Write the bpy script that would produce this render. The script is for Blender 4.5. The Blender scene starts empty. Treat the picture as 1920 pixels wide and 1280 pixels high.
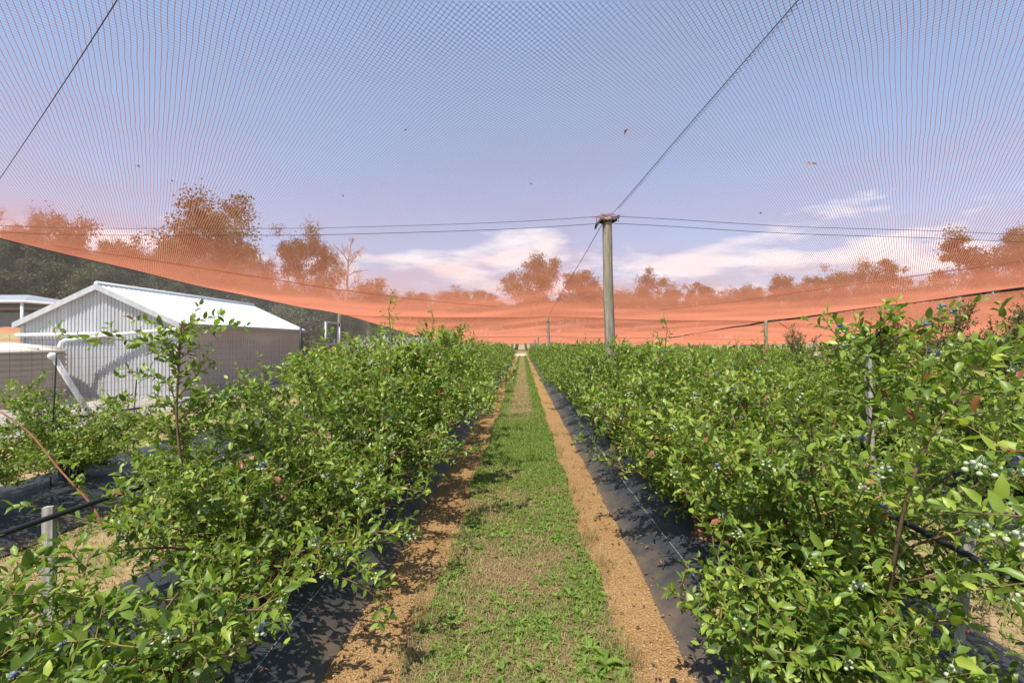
import bpy, math, random
import numpy as np
from mathutils import Vector

# ------------------------------------------------------------------ camera, sky, sun, exposure
scene = bpy.context.scene
COL = scene.collection
R = math.radians
cam_d = bpy.data.cameras.new("camera")
cam = bpy.data.objects.new("camera", cam_d)
COL.objects.link(cam)
cam.location = (0, 0, 1.6)
cam.rotation_euler = (R(90.13), 0, R(1.34))
cam_d.sensor_width = 36
cam_d.lens = 16
cam_d.clip_start = 0.05
cam_d.clip_end = 3000
scene.camera = cam

TO_SUN = Vector((-0.24, -0.40, 0.88)).normalized()
SUN_EL = math.asin(TO_SUN.z)
SUN_AZ = math.atan2(TO_SUN.x, TO_SUN.y)
sun_d = bpy.data.lights.new("sun", 'SUN')
sun_d.energy = 4.2
sun_d.angle = R(0.5)
sun_d.color = (1.0, 0.95, 0.87)
sun = bpy.data.objects.new("sun", sun_d)
COL.objects.link(sun)
sun.rotation_euler = (-TO_SUN).to_track_quat('-Z', 'Y').to_euler()

scene.view_settings.view_transform = 'Standard'
scene.view_settings.look = 'None'
scene.view_settings.exposure = 0.88
scene.view_settings.gamma = 1
scene.view_settings.use_curve_mapping = False
scene.cycles.transparent_max_bounces = 24
scene.cycles.max_bounces = 8


class NT:
    """tiny helper to write node trees"""
    def __init__(self, tree):
        self.t = tree
        tree.nodes.clear()

    def n(self, typ, **kw):
        nd = self.t.nodes.new(typ)
        for k, v in kw.items():
            if k.startswith('i_'):
                nd.inputs[k[2:].replace('_', ' ')].default_value = v
            else:
                setattr(nd, k, v)
        return nd

    def link(self, a, b):
        self.t.links.new(a, b)

    def math(self, op, a, b=None, clamp=False):
        nd = self.t.nodes.new('ShaderNodeMath')
        nd.operation = op
        nd.use_clamp = clamp
        for i, v in enumerate((a, b)):
            if v is None:
                continue
            if isinstance(v, (int, float)):
                nd.inputs[i].default_value = v
            else:
                self.link(v, nd.inputs[i])
        return nd.outputs[0]

    def ramp(self, fac, stops, interp='LINEAR'):
        nd = self.t.nodes.new('ShaderNodeValToRGB')
        nd.color_ramp.interpolation = interp
        el = nd.color_ramp.elements
        while len(el) < len(stops):
            el.new(0.5)
        for e, (p, c) in zip(el, stops):
            e.position = p
            e.color = (*c, 1) if len(c) == 3 else c
        self.link(fac, nd.inputs[0])
        return nd.outputs[0]

    def noise(self, vec, scale, detail=4, rough=0.55):
        nd = self.t.nodes.new('ShaderNodeTexNoise')
        nd.inputs['Scale'].default_value = scale
        nd.inputs['Detail'].default_value = detail
        nd.inputs['Roughness'].default_value = rough
        if vec is not None:
            self.link(vec, nd.inputs['Vector'])
        return nd.outputs['Fac']

    def mix(self, fac, a, b, blend='MIX'):
        nd = self.t.nodes.new('ShaderNodeMix')
        nd.data_type = 'RGBA'
        nd.blend_type = blend
        for sock, v in ((nd.inputs[0], fac), (nd.inputs[6], a), (nd.inputs[7], b)):
            if isinstance(v, (int, float)):
                sock.default_value = v
            elif isinstance(v, tuple):
                sock.default_value = (*v, 1)
            else:
                self.link(v, sock)
        return nd.outputs[2]

    def mapping(self, vec, scale):
        nd = self.t.nodes.new('ShaderNodeMapping')
        nd.inputs['Scale'].default_value = scale
        self.link(vec, nd.inputs['Vector'])
        return nd.outputs[0]


world = bpy.data.worlds.new("World")
scene.world = world
world.use_nodes = True
w = NT(world.node_tree)
wout = w.n('ShaderNodeOutputWorld')
wbg = w.n('ShaderNodeBackground')
wbg.inputs['Strength'].default_value = 0.10
sky = w.n('ShaderNodeTexSky', sky_type='NISHITA', sun_disc=False, sun_elevation=SUN_EL, sun_rotation=SUN_AZ,
          air_density=1.0, dust_density=0.6, ozone_density=1.6)
wtc = w.n('ShaderNodeTexCoord')
sep = w.n('ShaderNodeSeparateXYZ')
w.link(wtc.outputs['Generated'], sep.inputs[0])
# clouds: project the view direction on a flat cloud layer
den = w.math('ADD', w.math('MAXIMUM', sep.outputs[2], 0.0), 0.12)
cx = w.math('DIVIDE', sep.outputs[0], den)
cy = w.math('DIVIDE', sep.outputs[1], den)
comb = w.n('ShaderNodeCombineXYZ')
w.link(cx, comb.inputs[0]); w.link(cy, comb.inputs[1]); w.link(w.math('MULTIPLY', sep.outputs[2], 6.0), comb.inputs[2])
cn = w.noise(comb.outputs[0], 1.15, 7, 0.58)
low = w.math('SUBTRACT', 1.0, w.math('MULTIPLY', w.math('ABSOLUTE', w.math('SUBTRACT', sep.outputs[2], 0.155)), 4.2), True)
cl = w.math('MULTIPLY', w.math('SUBTRACT', w.math('ADD', cn, w.math('MULTIPLY', low, 0.42)), 0.855), 8.0, True)
skyb = w.mix(1.0, sky.outputs[0], (0.86, 1.02, 1.17), 'MULTIPLY')
skyb = w.mix(0.28, skyb, (4.3, 4.9, 5.7))
skc = w.mix(w.math('MULTIPLY', cl, 0.85), skyb, (7.4, 7.5, 7.8))
w.link(skc, wbg.inputs['Color'])
w.link(wbg.outputs[0], wout.inputs['Surface'])

# ------------------------------------------------------------------ helpers
rng = np.random.default_rng(11)
random.seed(5)


def gh(x, y):
    """height of the ground"""
    y = np.asarray(y, float)
    return -0.005 * np.clip(y, 0, 70)


class MB:
    """collects verts and faces, builds ONE mesh"""
    def __init__(self):
        self.V = []; self.F = {}; self.n = 0; self.T = []; self.smooth = True

    def add(self, V, *faces, tint=0.5, mat=0):
        V = np.asarray(V, float).reshape(-1, 3)
        for f in faces:
            f = np.asarray(f, int)
            if f.size == 0:
                continue
            self.F.setdefault((f.shape[1], mat), []).append(f + self.n)
        self.V.append(V)
        t = np.asarray(tint, float)
        self.T.append(np.full(len(V), float(t)) if t.ndim == 0 else t)
        self.n += len(V)

    def box(self, c, s, rz=0.0, taper=1.0, mat=0, tint=0.5):
        x, y, z = s[0] / 2, s[1] / 2, s[2] / 2
        P = np.array([[-x, -y, -z], [x, -y, -z], [x, y, -z], [-x, y, -z],
                      [-x * taper, -y * taper, z], [x * taper, -y * taper, z], [x * taper, y * taper, z], [-x * taper, y * taper, z]])
        cz, sz = math.cos(rz), math.sin(rz)
        P = np.c_[P[:, 0] * cz - P[:, 1] * sz, P[:, 0] * sz + P[:, 1] * cz, P[:, 2]] + np.asarray(c)
        self.add(P, [[0, 3, 2, 1], [4, 5, 6, 7], [0, 1, 5, 4], [1, 2, 6, 5], [2, 3, 7, 6], [3, 0, 4, 7]], mat=mat, tint=tint)

    def tube(self, pts, rad, sides=6, cap=True, mat=0, tint=0.5):
        P = np.asarray(pts, float)
        n = len(P)
        rad = np.broadcast_to(np.asarray(rad, float), (n,))
        T = np.gradient(P, axis=0)
        T /= np.linalg.norm(T, axis=1)[:, None] + 1e-12
        up = np.array([0, 0, 1.0]) if abs(T[0, 2]) < 0.9 else np.array([1.0, 0, 0])
        N = np.zeros_like(P)
        a = up - T[0] * (up @ T[0]); a /= np.linalg.norm(a)
        for i in range(n):
            a = a - T[i] * (a @ T[i]); a /= np.linalg.norm(a) + 1e-12
            N[i] = a
        B = np.cross(T, N)
        th = np.linspace(0, 2 * math.pi, sides, endpoint=False)
        ring = np.cos(th)[None, :, None] * N[:, None] + np.sin(th)[None, :, None] * B[:, None]
        V = (P[:, None] + ring * rad[:, None, None]).reshape(-1, 3)
        i, j = np.meshgrid(np.arange(n - 1), np.arange(sides), indexing='ij')
        i = i.ravel(); j = j.ravel(); j2 = (j + 1) % sides
        Q = np.c_[i * sides + j, i * sides + j2, (i + 1) * sides + j2, (i + 1) * sides + j]
        fs = [Q]
        if cap:
            e = (n - 1) * sides
            fs.append(np.array([list(range(sides))[::-1]]))
            fs.append(np.array([[e + k for k in range(sides)]]))
        self.add(V, *fs, mat=mat, tint=tint)

    def mesh(self, name, mats, smooth=True):
        me = bpy.data.meshes.new(name)
        V = np.concatenate(self.V) if self.V else np.zeros((0, 3))
        me.vertices.add(len(V))
        me.vertices.foreach_set('co', V.astype(np.float32).ravel())
        loops, starts, mi = [], [], []
        s = 0
        for (k, m), fl in self.F.items():
            f = np.concatenate(fl)
            loops.append(f.ravel())
            starts.append(s + np.arange(len(f)) * k)
            mi.append(np.full(len(f), m))
            s += f.size
        if loops:
            L = np.concatenate(loops).astype(np.int32); S = np.concatenate(starts).astype(np.int32)
            M = np.concatenate(mi).astype(np.int32)
            me.loops.add(len(L)); me.loops.foreach_set('vertex_index', L)
            me.polygons.add(len(S)); me.polygons.foreach_set('loop_start', S)
            me.polygons.foreach_set('material_index', M)
            me.polygons.foreach_set('use_smooth', np.full(len(S), smooth))
        at = me.attributes.new('tint', 'FLOAT', 'POINT')
        at.data.foreach_set('value', np.concatenate(self.T).astype(np.float32))
        for m in (mats if isinstance(mats, (list, tuple)) else [mats]):
            me.materials.append(m)
        me.update(calc_edges=True)
        me.validate()
        return me

    def obj(self, name, mats, parent=None, smooth=True):
        return link(name, self.mesh(name, mats, smooth), parent)


def link(name, data, parent=None, loc=(0, 0, 0), rot=(0, 0, 0), scale=(1, 1, 1)):
    o = bpy.data.objects.new(name, data)
    COL.objects.link(o)
    o.location = loc; o.rotation_euler = rot; o.scale = scale
    if parent:
        o.parent = parent
    return o


def tag(o, label=None, cat=None, group=None, kind=None):
    if label: o['label'] = label
    if cat: o['category'] = cat
    if group: o['group'] = group
    if kind: o['kind'] = kind
    return o


def thing(name, loc, label, cat, group=None, rz=0.0):
    return tag(link(name, None, None, loc, (0, 0, rz)), label, cat, group)


def smoothline(pts, n=10):
    """Catmull-Rom through the points"""
    P = np.asarray(pts, float)
    if len(P) == 2:
        t = np.linspace(0, 1, n)[:, None]
        return P[0] * (1 - t) + P[1] * t
    E = np.vstack([2 * P[0] - P[1], P, 2 * P[-1] - P[-2]])
    out = []
    for i in range(len(P) - 1):
        p0, p1, p2, p3 = E[i:i + 4]
        for t in np.linspace(0, 1, n, endpoint=False):
            out.append(0.5 * ((2 * p1) + (-p0 + p2) * t + (2 * p0 - 5 * p1 + 4 * p2 - p3) * t ** 2 + (-p0 + 3 * p1 - 3 * p2 + p3) * t ** 3))
    out.append(P[-1])
    return np.array(out)


# ------------------------------------------------------------------ materials
def new_mat(name):
    m = bpy.data.materials.new(name)
    m.use_nodes = True
    return m, NT(m.node_tree)


def principled(t, color, rough=0.7, spec=0.3, metal=0.0, normal=None):
    p = t.n('ShaderNodeBsdfPrincipled')
    if isinstance(color, tuple):
        p.inputs['Base Color'].default_value = (*color, 1)
    else:
        t.link(color, p.inputs['Base Color'])
    if isinstance(rough, (int, float)):
        p.inputs['Roughness'].default_value = rough
    else:
        t.link(rough, p.inputs['Roughness'])
    p.inputs['Specular IOR Level'].default_value = spec
    p.inputs['Metallic'].default_value = metal
    if normal is not None:
        t.link(normal, p.inputs['Normal'])
    return p


def surf(t, shader):
    o = t.n('ShaderNodeOutputMaterial')
    t.link(shader, o.inputs['Surface'])


def bump(t, height, strength=0.4, dist=0.02):
    b = t.n('ShaderNodeBump')
    b.inputs['Strength'].default_value = strength
    b.inputs['Distance'].default_value = dist
    t.link(height, b.inputs['Height'])
    return b.outputs[0]


def mat_simple(name, c1, c2=None, scale=8.0, rough=0.7, spec=0.3, metal=0.0, stretch=(1, 1, 1), bmp=0.0, bdist=0.01):
    m, t = new_mat(name)
    tc = t.n('ShaderNodeTexCoord')
    v = t.mapping(tc.outputs['Object'], stretch)
    n = t.noise(v, scale, 6, 0.6)
    col = t.mix(t.math('MULTIPLY', t.math('SUBTRACT', n, 0.3), 2.5, True), c1, c2 or c1)
    nb = bump(t, n, bmp, bdist) if bmp else None
    surf(t, principled(t, col, rough, spec, metal, nb).outputs[0])
    return m


def mat_leaf(name, stops, transl=0.35, rough=0.42, spec=0.45, tcol=(1.25, 1.35, 0.55)):
    m, t = new_mat(name)
    a = t.n('ShaderNodeAttribute', attribute_name='tint')
    oi = t.n('ShaderNodeObjectInfo')
    f = t.math('ADD', a.outputs['Fac'], t.math('MULTIPLY', t.math('SUBTRACT', oi.outputs['Random'], 0.5), 0.18))
    col = t.ramp(f, stops)
    p = principled(t, col, rough, spec)
    tr = t.n('ShaderNodeBsdfTranslucent')
    t.link(t.mix(1.0, col, tcol, 'MULTIPLY'), tr.inputs['Color'])
    mx = t.n('ShaderNodeMixShader')
    mx.inputs[0].default_value = transl
    t.link(p.outputs[0], mx.inputs[1]); t.link(tr.outputs[0], mx.inputs[2])
    surf(t, mx.outputs[0])
    return m


def mat_net(name, cell, wx, color, tcolor, transl, gain=1.0, plane='XY', warp=0.9, slant=1.5):
    """knitted mesh of round threads: where it is seen at a slant the threads close up, as round threads do"""
    m, t = new_mat(name)
    tc = t.n('ShaderNodeTexCoord')
    s = t.n('ShaderNodeSeparateXYZ')
    t.link(tc.outputs['Object'], s.inputs[0])
    a, b = ((s.outputs[0], s.outputs[1]) if plane == 'XY' else (s.outputs[1], s.outputs[2]))
    wn = t.n('ShaderNodeTexNoise'); wn.inputs['Scale'].default_value = 1.3; wn.inputs['Detail'].default_value = 3
    t.link(tc.outputs['Object'], wn.inputs['Vector'])
    ws = t.n('ShaderNodeSeparateColor'); t.link(wn.outputs['Color'], ws.inputs[0])
    u = t.math('ADD', t.math('DIVIDE', a, cell[0]), t.math('MULTIPLY', ws.outputs[0], warp))
    v = t.math('ADD', t.math('DIVIDE', b, cell[1]), t.math('MULTIPLY', ws.outputs[1], warp))
    wx = t.math('MULTIPLY', wx, t.math('ADD', 0.55, t.math('MULTIPLY', t.noise(tc.outputs['Object'], 0.45, 5, 0.65), 0.9)))
    tri = []
    for op in ('ADD', 'SUBTRACT'):
        q = t.math(op, u, v)
        fr = t.math('FRACT', q)
        tri.append(t.math('SUBTRACT', 0.5, t.math('ABSOLUTE', t.math('SUBTRACT', fr, 0.5))))   # 0 on the thread
    dmin = t.math('MINIMUM', tri[0], tri[1])
    geo = t.n('ShaderNodeNewGeometry')
    dot = t.n('ShaderNodeVectorMath', operation='DOT_PRODUCT')
    t.link(geo.outputs['Normal'], dot.inputs[0]); t.link(geo.outputs['Incoming'], dot.inputs[1])
    c = t.math('MAXIMUM', t.math('ABSOLUTE', dot.outputs['Value']), 0.02)
    width = t.math('DIVIDE', wx, t.math('POWER', c, gain))
    on = t.math('LESS_THAN', dmin, width)
    dif = t.n('ShaderNodeBsdfDiffuse'); dif.inputs['Color'].default_value = (*color, 1)
    trl = t.n('ShaderNodeBsdfTranslucent'); trl.inputs['Color'].default_value = (*tcolor, 1)
    # round-thread shading put into the mix: unlit undersides from below, sunlit at a slant
    share = t.math('MULTIPLY', transl, t.math('SUBTRACT', 1.0, t.math('MULTIPLY', c, slant), True))
    mx = t.n('ShaderNodeMixShader'); t.link(share, mx.inputs[0])
    t.link(dif.outputs[0], mx.inputs[1]); t.link(trl.outputs[0], mx.inputs[2])
    tp = t.n('ShaderNodeBsdfTransparent')
    o = t.n('ShaderNodeMixShader')
    t.link(on, o.inputs[0]); t.link(tp.outputs[0], o.inputs[1]); t.link(mx.outputs[0], o.inputs[2])
    surf(t, o.outputs[0])
    return m


M = {}
LEAF_STOPS = [(0.0, (0.060, 0.110, 0.017)), (0.35, (0.150, 0.235, 0.032)), (0.62, (0.260, 0.350, 0.047)),
              (0.86, (0.40, 0.455, 0.070)), (0.935, (0.28, 0.32, 0.06)), (0.965, (0.34, 0.14, 0.06)), (1.0, (0.26, 0.08, 0.045))]
M['leaf'] = mat_leaf('blueberry_leaf', LEAF_STOPS)
M['leaf_b'] = mat_leaf('dusty_blueberry_leaf', [(0.0, (0.05, 0.07, 0.018)), (0.4, (0.085, 0.125, 0.026)), (0.75, (0.15, 0.19, 0.04)),
                                                (0.93, (0.20, 0.20, 0.06)), (1.0, (0.22, 0.12, 0.06))])
M['grass'] = mat_leaf('lane_grass', [(0.0, (0.050, 0.115, 0.012)), (0.4, (0.135, 0.215, 0.034)), (0.7, (0.235, 0.315, 0.065)),
                                     (0.78, (0.22, 0.155, 0.065)), (1.0, (0.50, 0.37, 0.20))], transl=0.3, rough=0.6, spec=0.2)
M['litter'] = mat_leaf('fallen_leaf', [(0.0, (0.05, 0.03, 0.018)), (0.5, (0.16, 0.085, 0.04)), (0.8, (0.30, 0.18, 0.09)), (1.0, (0.36, 0.29, 0.17))], transl=0.1, rough=0.7, spec=0.2)
M['gum'] = mat_leaf('gum_foliage', [(0.0, (0.045, 0.050, 0.020)), (0.5, (0.100, 0.105, 0.045)), (1.0, (0.18, 0.175, 0.08))], transl=0.15, rough=0.6, spec=0.2)
M['cane'] = mat_simple('blueberry_cane', (0.10, 0.055, 0.028), (0.20, 0.13, 0.075), 30, 0.75)
M['twig'] = mat_simple('green_twig', (0.20, 0.20, 0.05), (0.25, 0.12, 0.06), 25, 0.6)
M['bark'] = mat_simple('gum_bark', (0.24, 0.215, 0.19), (0.55, 0.50, 0.45), 3, 0.85, stretch=(1, 1, 0.15))
M['deadwood'] = mat_simple('dead_wood', (0.30, 0.26, 0.22), (0.42, 0.37, 0.31), 4, 0.85, stretch=(1, 1, 0.2))
M['mat_line'] = mat_simple('stitch_thread', (0.5, 0.5, 0.48), rough=0.6)
M['pipe'] = mat_simple('black_poly_pipe', (0.012, 0.012, 0.013), (0.022, 0.022, 0.023), 12, 0.35, 0.5)
M['steel'] = mat_simple('galvanised_steel', (0.30, 0.31, 0.32), (0.45, 0.46, 0.47), 14, 0.45, 0.5, 0.6)
M['dark_steel'] = mat_simple('dark_steel', (0.025, 0.026, 0.028), (0.05, 0.05, 0.052), 14, 0.5, 0.4)
M['cable'] = mat_simple('steel_cable', (0.03, 0.03, 0.032), (0.06, 0.06, 0.06), 40, 0.5, 0.5)
M['rust'] = mat_simple('rusty_rod', (0.13, 0.05, 0.024), (0.24, 0.10, 0.045), 20, 0.8)
M['white_pvc'] = mat_simple('white_plastic_pipe', (0.78, 0.78, 0.77), (0.86, 0.86, 0.85), 6, 0.4, 0.4)
M['tank'] = mat_simple('beige_tank', (0.30, 0.235, 0.165), (0.37, 0.30, 0.22), 2, 0.6, 0.3)
M['tank_lid'] = mat_simple('pale_tank_lid', (0.62, 0.55, 0.45), (0.70, 0.64, 0.54), 3, 0.6, 0.3)
M['rubber'] = mat_simple('black_rubber', (0.014, 0.014, 0.015), (0.035, 0.035, 0.036), 30, 0.6, 0.4)
M['dry_leaf'] = mat_simple('dry_leaf', (0.25, 0.10, 0.03), (0.40, 0.20, 0.07), 40, 0.8)
M['soil_clod'] = mat_simple('soil_clod', (0.27, 0.16, 0.08), (0.46, 0.30, 0.165), 60, 0.95)
M['mulch'] = mat_simple('root_mulch', (0.20, 0.095, 0.045), (0.36, 0.20, 0.10), 45, 0.95, bmp=0.8)
M['white_paint'] = mat_simple('white_cladding', (0.42, 0.42, 0.42), (0.58, 0.585, 0.59), 5, 0.5, 0.3, stretch=(1, 1, .12))
M['roof_white'] = mat_simple('white_metal_roof', (0.58, 0.59, 0.60), (0.68, 0.69, 0.70), 2, 0.35, 0.5)
M['tan_wall'] = mat_simple('tan_cladding', (0.58, 0.52, 0.465), (0.64, 0.575, 0.515), 1.5, 0.6, 0.3)
M['grey_roof'] = mat_simple('grey_metal_roof', (0.26, 0.27, 0.29), (0.34, 0.35, 0.37), 2, 0.5, 0.4)
M['dark_in'] = mat_simple('dark_blue_grey', (0.06, 0.065, 0.09), (0.10, 0.105, 0.14), 2, 0.6)
M['seam'] = mat_simple('net_seam_cord', (0.34, 0.085, 0.03), (0.45, 0.13, 0.05), 20, 0.8)
M['seam_dark'] = mat_simple('dark_lacing_cord', (0.03, 0.025, 0.03), (0.07, 0.05, 0.05), 20, 0.7)

M['net'] = mat_net('orange_bird_net', (0.043, 0.052), 0.0245, (0.30, 0.135, 0.10), (0.68, 0.238, 0.137), 0.58, 1.07, slant=1.45)
M['veil'] = mat_net('pale_side_net', (0.026, 0.026), 0.048, (0.36, 0.33, 0.30), (0.40, 0.37, 0.34), 0.45, 0.55, plane='YZ', slant=0.0)
M['veil_x'] = mat_net('white_end_net', (0.05, 0.05), 0.30, (0.72, 0.73, 0.75), (0.7, 0.7, 0.7), 0.4, 0.5, plane='YZ', slant=0.0)


# weathered timber
def mat_wood(name, c1, c2, c3):
    m, t = new_mat(name)
    tc = t.n('ShaderNodeTexCoord')
    v = t.mapping(tc.outputs['Object'], (1, 1, 0.06))
    n1 = t.noise(v, 38, 6, 0.65)
    n2 = t.noise(t.mapping(tc.outputs['Object'], (1, 1, 0.35)), 6, 4)
    col = t.ramp(n1, [(0.3, c1), (0.55, c2), (0.75, c3)])
    col = t.mix(t.math('MULTIPLY', t.math('SUBTRACT', n2, 0.52), 4, True), col, (0.20, 0.215, 0.12))
    surf(t, principled(t, col, 0.85, 0.2, 0, bump(t, n1, 0.7, 0.012)).outputs[0])
    return m


M['post'] = mat_wood('weathered_post', (0.13, 0.11, 0.085), (0.34, 0.295, 0.225), (0.46, 0.41, 0.32))
M['stake'] = mat_wood('grey_split_timber', (0.17, 0.15, 0.13), (0.40, 0.37, 0.335), (0.54, 0.50, 0.46))


def ground_mat(name, stops_a, stops_b, patch, fine=60, bmp=0.6, fleck=None):
    m, t = new_mat(name)
    tc = t.n('ShaderNodeTexCoord')
    o = tc.outputs['Object']
    f = t.noise(o, fine, 6, 0.7)
    a = t.ramp(f, stops_a); b = t.ramp(f, stops_b)
    pn = t.noise(o, patch, 5, 0.62)
    col = t.mix(t.math('MULTIPLY', t.math('SUBTRACT', pn, 0.46), 9, True), a, b)
    if fleck:
        vo = t.n('ShaderNodeTexVoronoi'); vo.inputs['Scale'].default_value = fleck
        t.link(o, vo.inputs['Vector'])
        col = t.mix(0.35, col, t.mix(1.0, col, t.ramp(vo.outputs['Distance'], [(0.0, (1.35, 1.3, 1.25)), (0.6, (0.55, 0.5, 0.45))]), 'MULTIPLY'))
        hb = t.math('SUBTRACT', f, vo.outputs['Distance'])
    else:
        hb = f
    surf(t, principled(t, col, 0.95, 0.1, 0, bump(t, hb, bmp, 0.015)).outputs[0])
    return m


M['soil'] = ground_mat('gravelly_soil', [(0.3, (0.28, 0.155, 0.062)), (0.55, (0.43, 0.27, 0.12)), (0.75, (0.56, 0.385, 0.19))],
                       [(0.3, (0.26, 0.13, 0.05)), (0.55, (0.39, 0.23, 0.092)), (0.75, (0.51, 0.335, 0.155))], 2.2, 70, 0.9, 75)
M['path'] = ground_mat('straw_floor', [(0.3, (0.09, 0.06, 0.03)), (0.55, (0.20, 0.135, 0.07)), (0.75, (0.36, 0.26, 0.15))],  # floor darkened so its colour carries the shade between the blades
                       [(0.3, (0.045, 0.06, 0.018)), (0.55, (0.10, 0.115, 0.03)), (0.75, (0.26, 0.24, 0.10))], 1.8, 90, 0.8)
M['ground'] = ground_mat('dry_paddock', [(0.3, (0.26, 0.17, 0.09)), (0.55, (0.36, 0.25, 0.14)), (0.75, (0.46, 0.35, 0.21))],
                         [(0.3, (0.13, 0.14, 0.04)), (0.55, (0.21, 0.19, 0.07)), (0.75, (0.34, 0.27, 0.13))], 0.9, 45, 0.6)
M['yard'] = ground_mat('grey_gravel_yard', [(0.3, (0.22, 0.19, 0.17)), (0.7, (0.42, 0.38, 0.34))],
                       [(0.3, (0.30, 0.26, 0.22)), (0.7, (0.48, 0.43, 0.38))], 1.0, 40, 0.5)
M['road'] = ground_mat('pink_dirt', [(0.3, (0.42, 0.31, 0.24)), (0.7, (0.55, 0.43, 0.35))],
                       [(0.3, (0.50, 0.38, 0.30)), (0.7, (0.60, 0.49, 0.40))], 0.4, 20, 0.3)
M['bank'] = ground_mat('red_clay', [(0.3, (0.34, 0.12, 0.055)), (0.7, (0.46, 0.20, 0.10))],
                       [(0.3, (0.20, 0.19, 0.07)), (0.7, (0.42, 0.30, 0.16))], 0.35, 8, 0.6)


def mat_weed_mat():
    m, t = new_mat('black_weed_mat')
    tc = t.n('ShaderNodeTexCoord'); o = tc.outputs['Object']
    wv = t.n('ShaderNodeTexWave'); wv.inputs['Scale'].default_value = 70; wv.inputs['Distortion'].default_value = 0.6
    t.link(o, wv.inputs['Vector'])
    dust = t.noise(o, 5.5, 6, 0.7)
    a = t.n('ShaderNodeAttribute', attribute_name='tint')     # dirt washed over the outer edge of the sheet
    d = t.math('MULTIPLY', t.math('SUBTRACT', t.math('ADD', dust, t.math('MULTIPLY', a.outputs['Fac'], 0.42)), 0.66), 2.6, True)
    base = t.mix(t.math('MULTIPLY', wv.outputs['Fac'], 0.5), (0.030, 0.033, 0.037), (0.048, 0.052, 0.058))
    col = t.mix(t.math('MULTIPLY', d, 0.7), base, (0.17, 0.115, 0.07))
    big = t.noise(o, 3.0, 4)
    surf(t, principled(t, col, 0.5, 0.5, 0, bump(t, t.math('ADD', wv.outputs['Fac'], t.math('MULTIPLY', big, 12)), 0.35, 0.006)).outputs[0])
    return m


M['weed_mat'] = mat_weed_mat()


def mat_berry():
    m, t = new_mat('berry_skin')
    a = t.n('ShaderNodeAttribute', attribute_name='tint')
    col = t.ramp(a.outputs['Fac'], [(0.0, (0.22, 0.31, 0.13)), (0.35, (0.36, 0.43, 0.26)), (0.55, (0.46, 0.40, 0.36)), (0.66, (0.25, 0.20, 0.28)),
                                    (0.75, (0.12, 0.15, 0.27)), (0.9, (0.045, 0.052, 0.10)), (1.0, (0.014, 0.015, 0.03))])
    p = principled(t, col, 0.5, 0.35)
    surf(t, p.outputs[0])
    return m


M['berry'] = mat_berry()

# ------------------------------------------------------------------ the ground
def sheet(name, xs, ys, mat, dz=0.0, kind='structure', hfun=None, edge=None, extra=None):
    X, Y = np.meshgrid(np.asarray(xs, float), np.asarray(ys, float), indexing='ij')
    if edge is not None:
        X = edge(X, Y)
    Z = gh(X, Y) + dz
    if hfun is not None:
        Z = Z + hfun(X, Y)
    nx, ny = X.shape
    i, j = np.meshgrid(np.arange(nx - 1), np.arange(ny - 1), indexing='ij')
    i = i.ravel(); j = j.ravel()
    Q = np.c_[i * ny + j, (i + 1) * ny + j, (i + 1) * ny + j + 1, i * ny + j + 1]
    b = MB()
    b.add(np.c_[X.ravel(), Y.ravel(), Z.ravel()], Q, tint=0.5 if extra is None else extra(X, Y).ravel())
    o = b.obj(name, mat)
    return tag(o, kind=kind)


def wob(v, k, ph):
    return np.sin(v * k + ph) * 0.5 + np.sin(v * k * 2.3 + ph * 1.7) * 0.3 + np.sin(v * k * 5.1 + ph * 0.6) * 0.2


gx = np.r_[-900, -400, -200, -100, np.arange(-60, 61, 4), 100, 200, 400, 900]
gy = np.r_[-60, -20, np.arange(-4, 72, 2), 100, 150, 250, 500, 1200]
sheet('ground', gx, gy, M['ground'])
ysf = np.r_[np.arange(0.2, 12, 0.12), np.arange(12, 64.1, 0.5)]
sheet('soil', np.linspace(-1.1, 1.0, 40), ysf, M['soil'], 0.006,
      hfun=lambda X, Y: 0.008 * wob(X * 3 + Y, 2.1, 0.3) * wob(Y, 3.3, 1.1) + 0.02 * np.clip(np.abs(X) - 0.55, 0, 1))
PATH_L, PATH_R = -0.56, 0.50


def path_edge(X, Y):
    s = (X - PATH_L) / (PATH_R - PATH_L)
    l = PATH_L + 0.045 * wob(Y, 1.9, 0.4); r = PATH_R + 0.04 * wob(Y, 2.3, 2.0)
    return l + s * (r - l)


sheet('path', np.linspace(PATH_L, PATH_R, 12), ysf, M['path'], 0.022, edge=path_edge)
sheet('gravel_yard', np.linspace(-40, -8.6, 20), np.linspace(7.5, 24, 20), M['yard'], 0.01,
      edge=lambda X, Y: X + np.where(X > -9, 0.35 * wob(Y, 0.8, 0.2), 0))
sheet('dirt_road', np.linspace(-60, 60, 30), np.linspace(64, 76, 6), M['road'], 0.012)


def bank_h(X, Y):
    return np.clip((Y - 24) / 6, 0, 1) * np.clip((-24 - X) / 6, 0, 1) * 2.7 + 0.15 * wob(X + Y, 0.9, 0.1) * np.clip((Y - 24) / 3, 0, 1)


sheet('clay_bank', np.linspace(-90, -21, 40), np.linspace(24, 60, 24), M['bank'], 0.02, hfun=bank_h)

ROWS = {'L1': -1.80, 'L2': -4.75, 'R1': 1.68, 'R2': 4.6, 'R3': 7.4, 'R4': 10.3}
prof_u = np.array([-0.86, -0.82, -0.72, -0.60, -0.45, -0.3, 0, 0.3, 0.45, 0.60, 0.72, 0.82, 0.86])
prof_z = np.array([0.0, 0.02, 0.07, 0.13, 0.185, 0.21, 0.22, 0.21, 0.185, 0.13, 0.07, 0.02, 0.0])


def mat_height(u):
    return np.interp(u, prof_u, prof_z)


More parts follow.
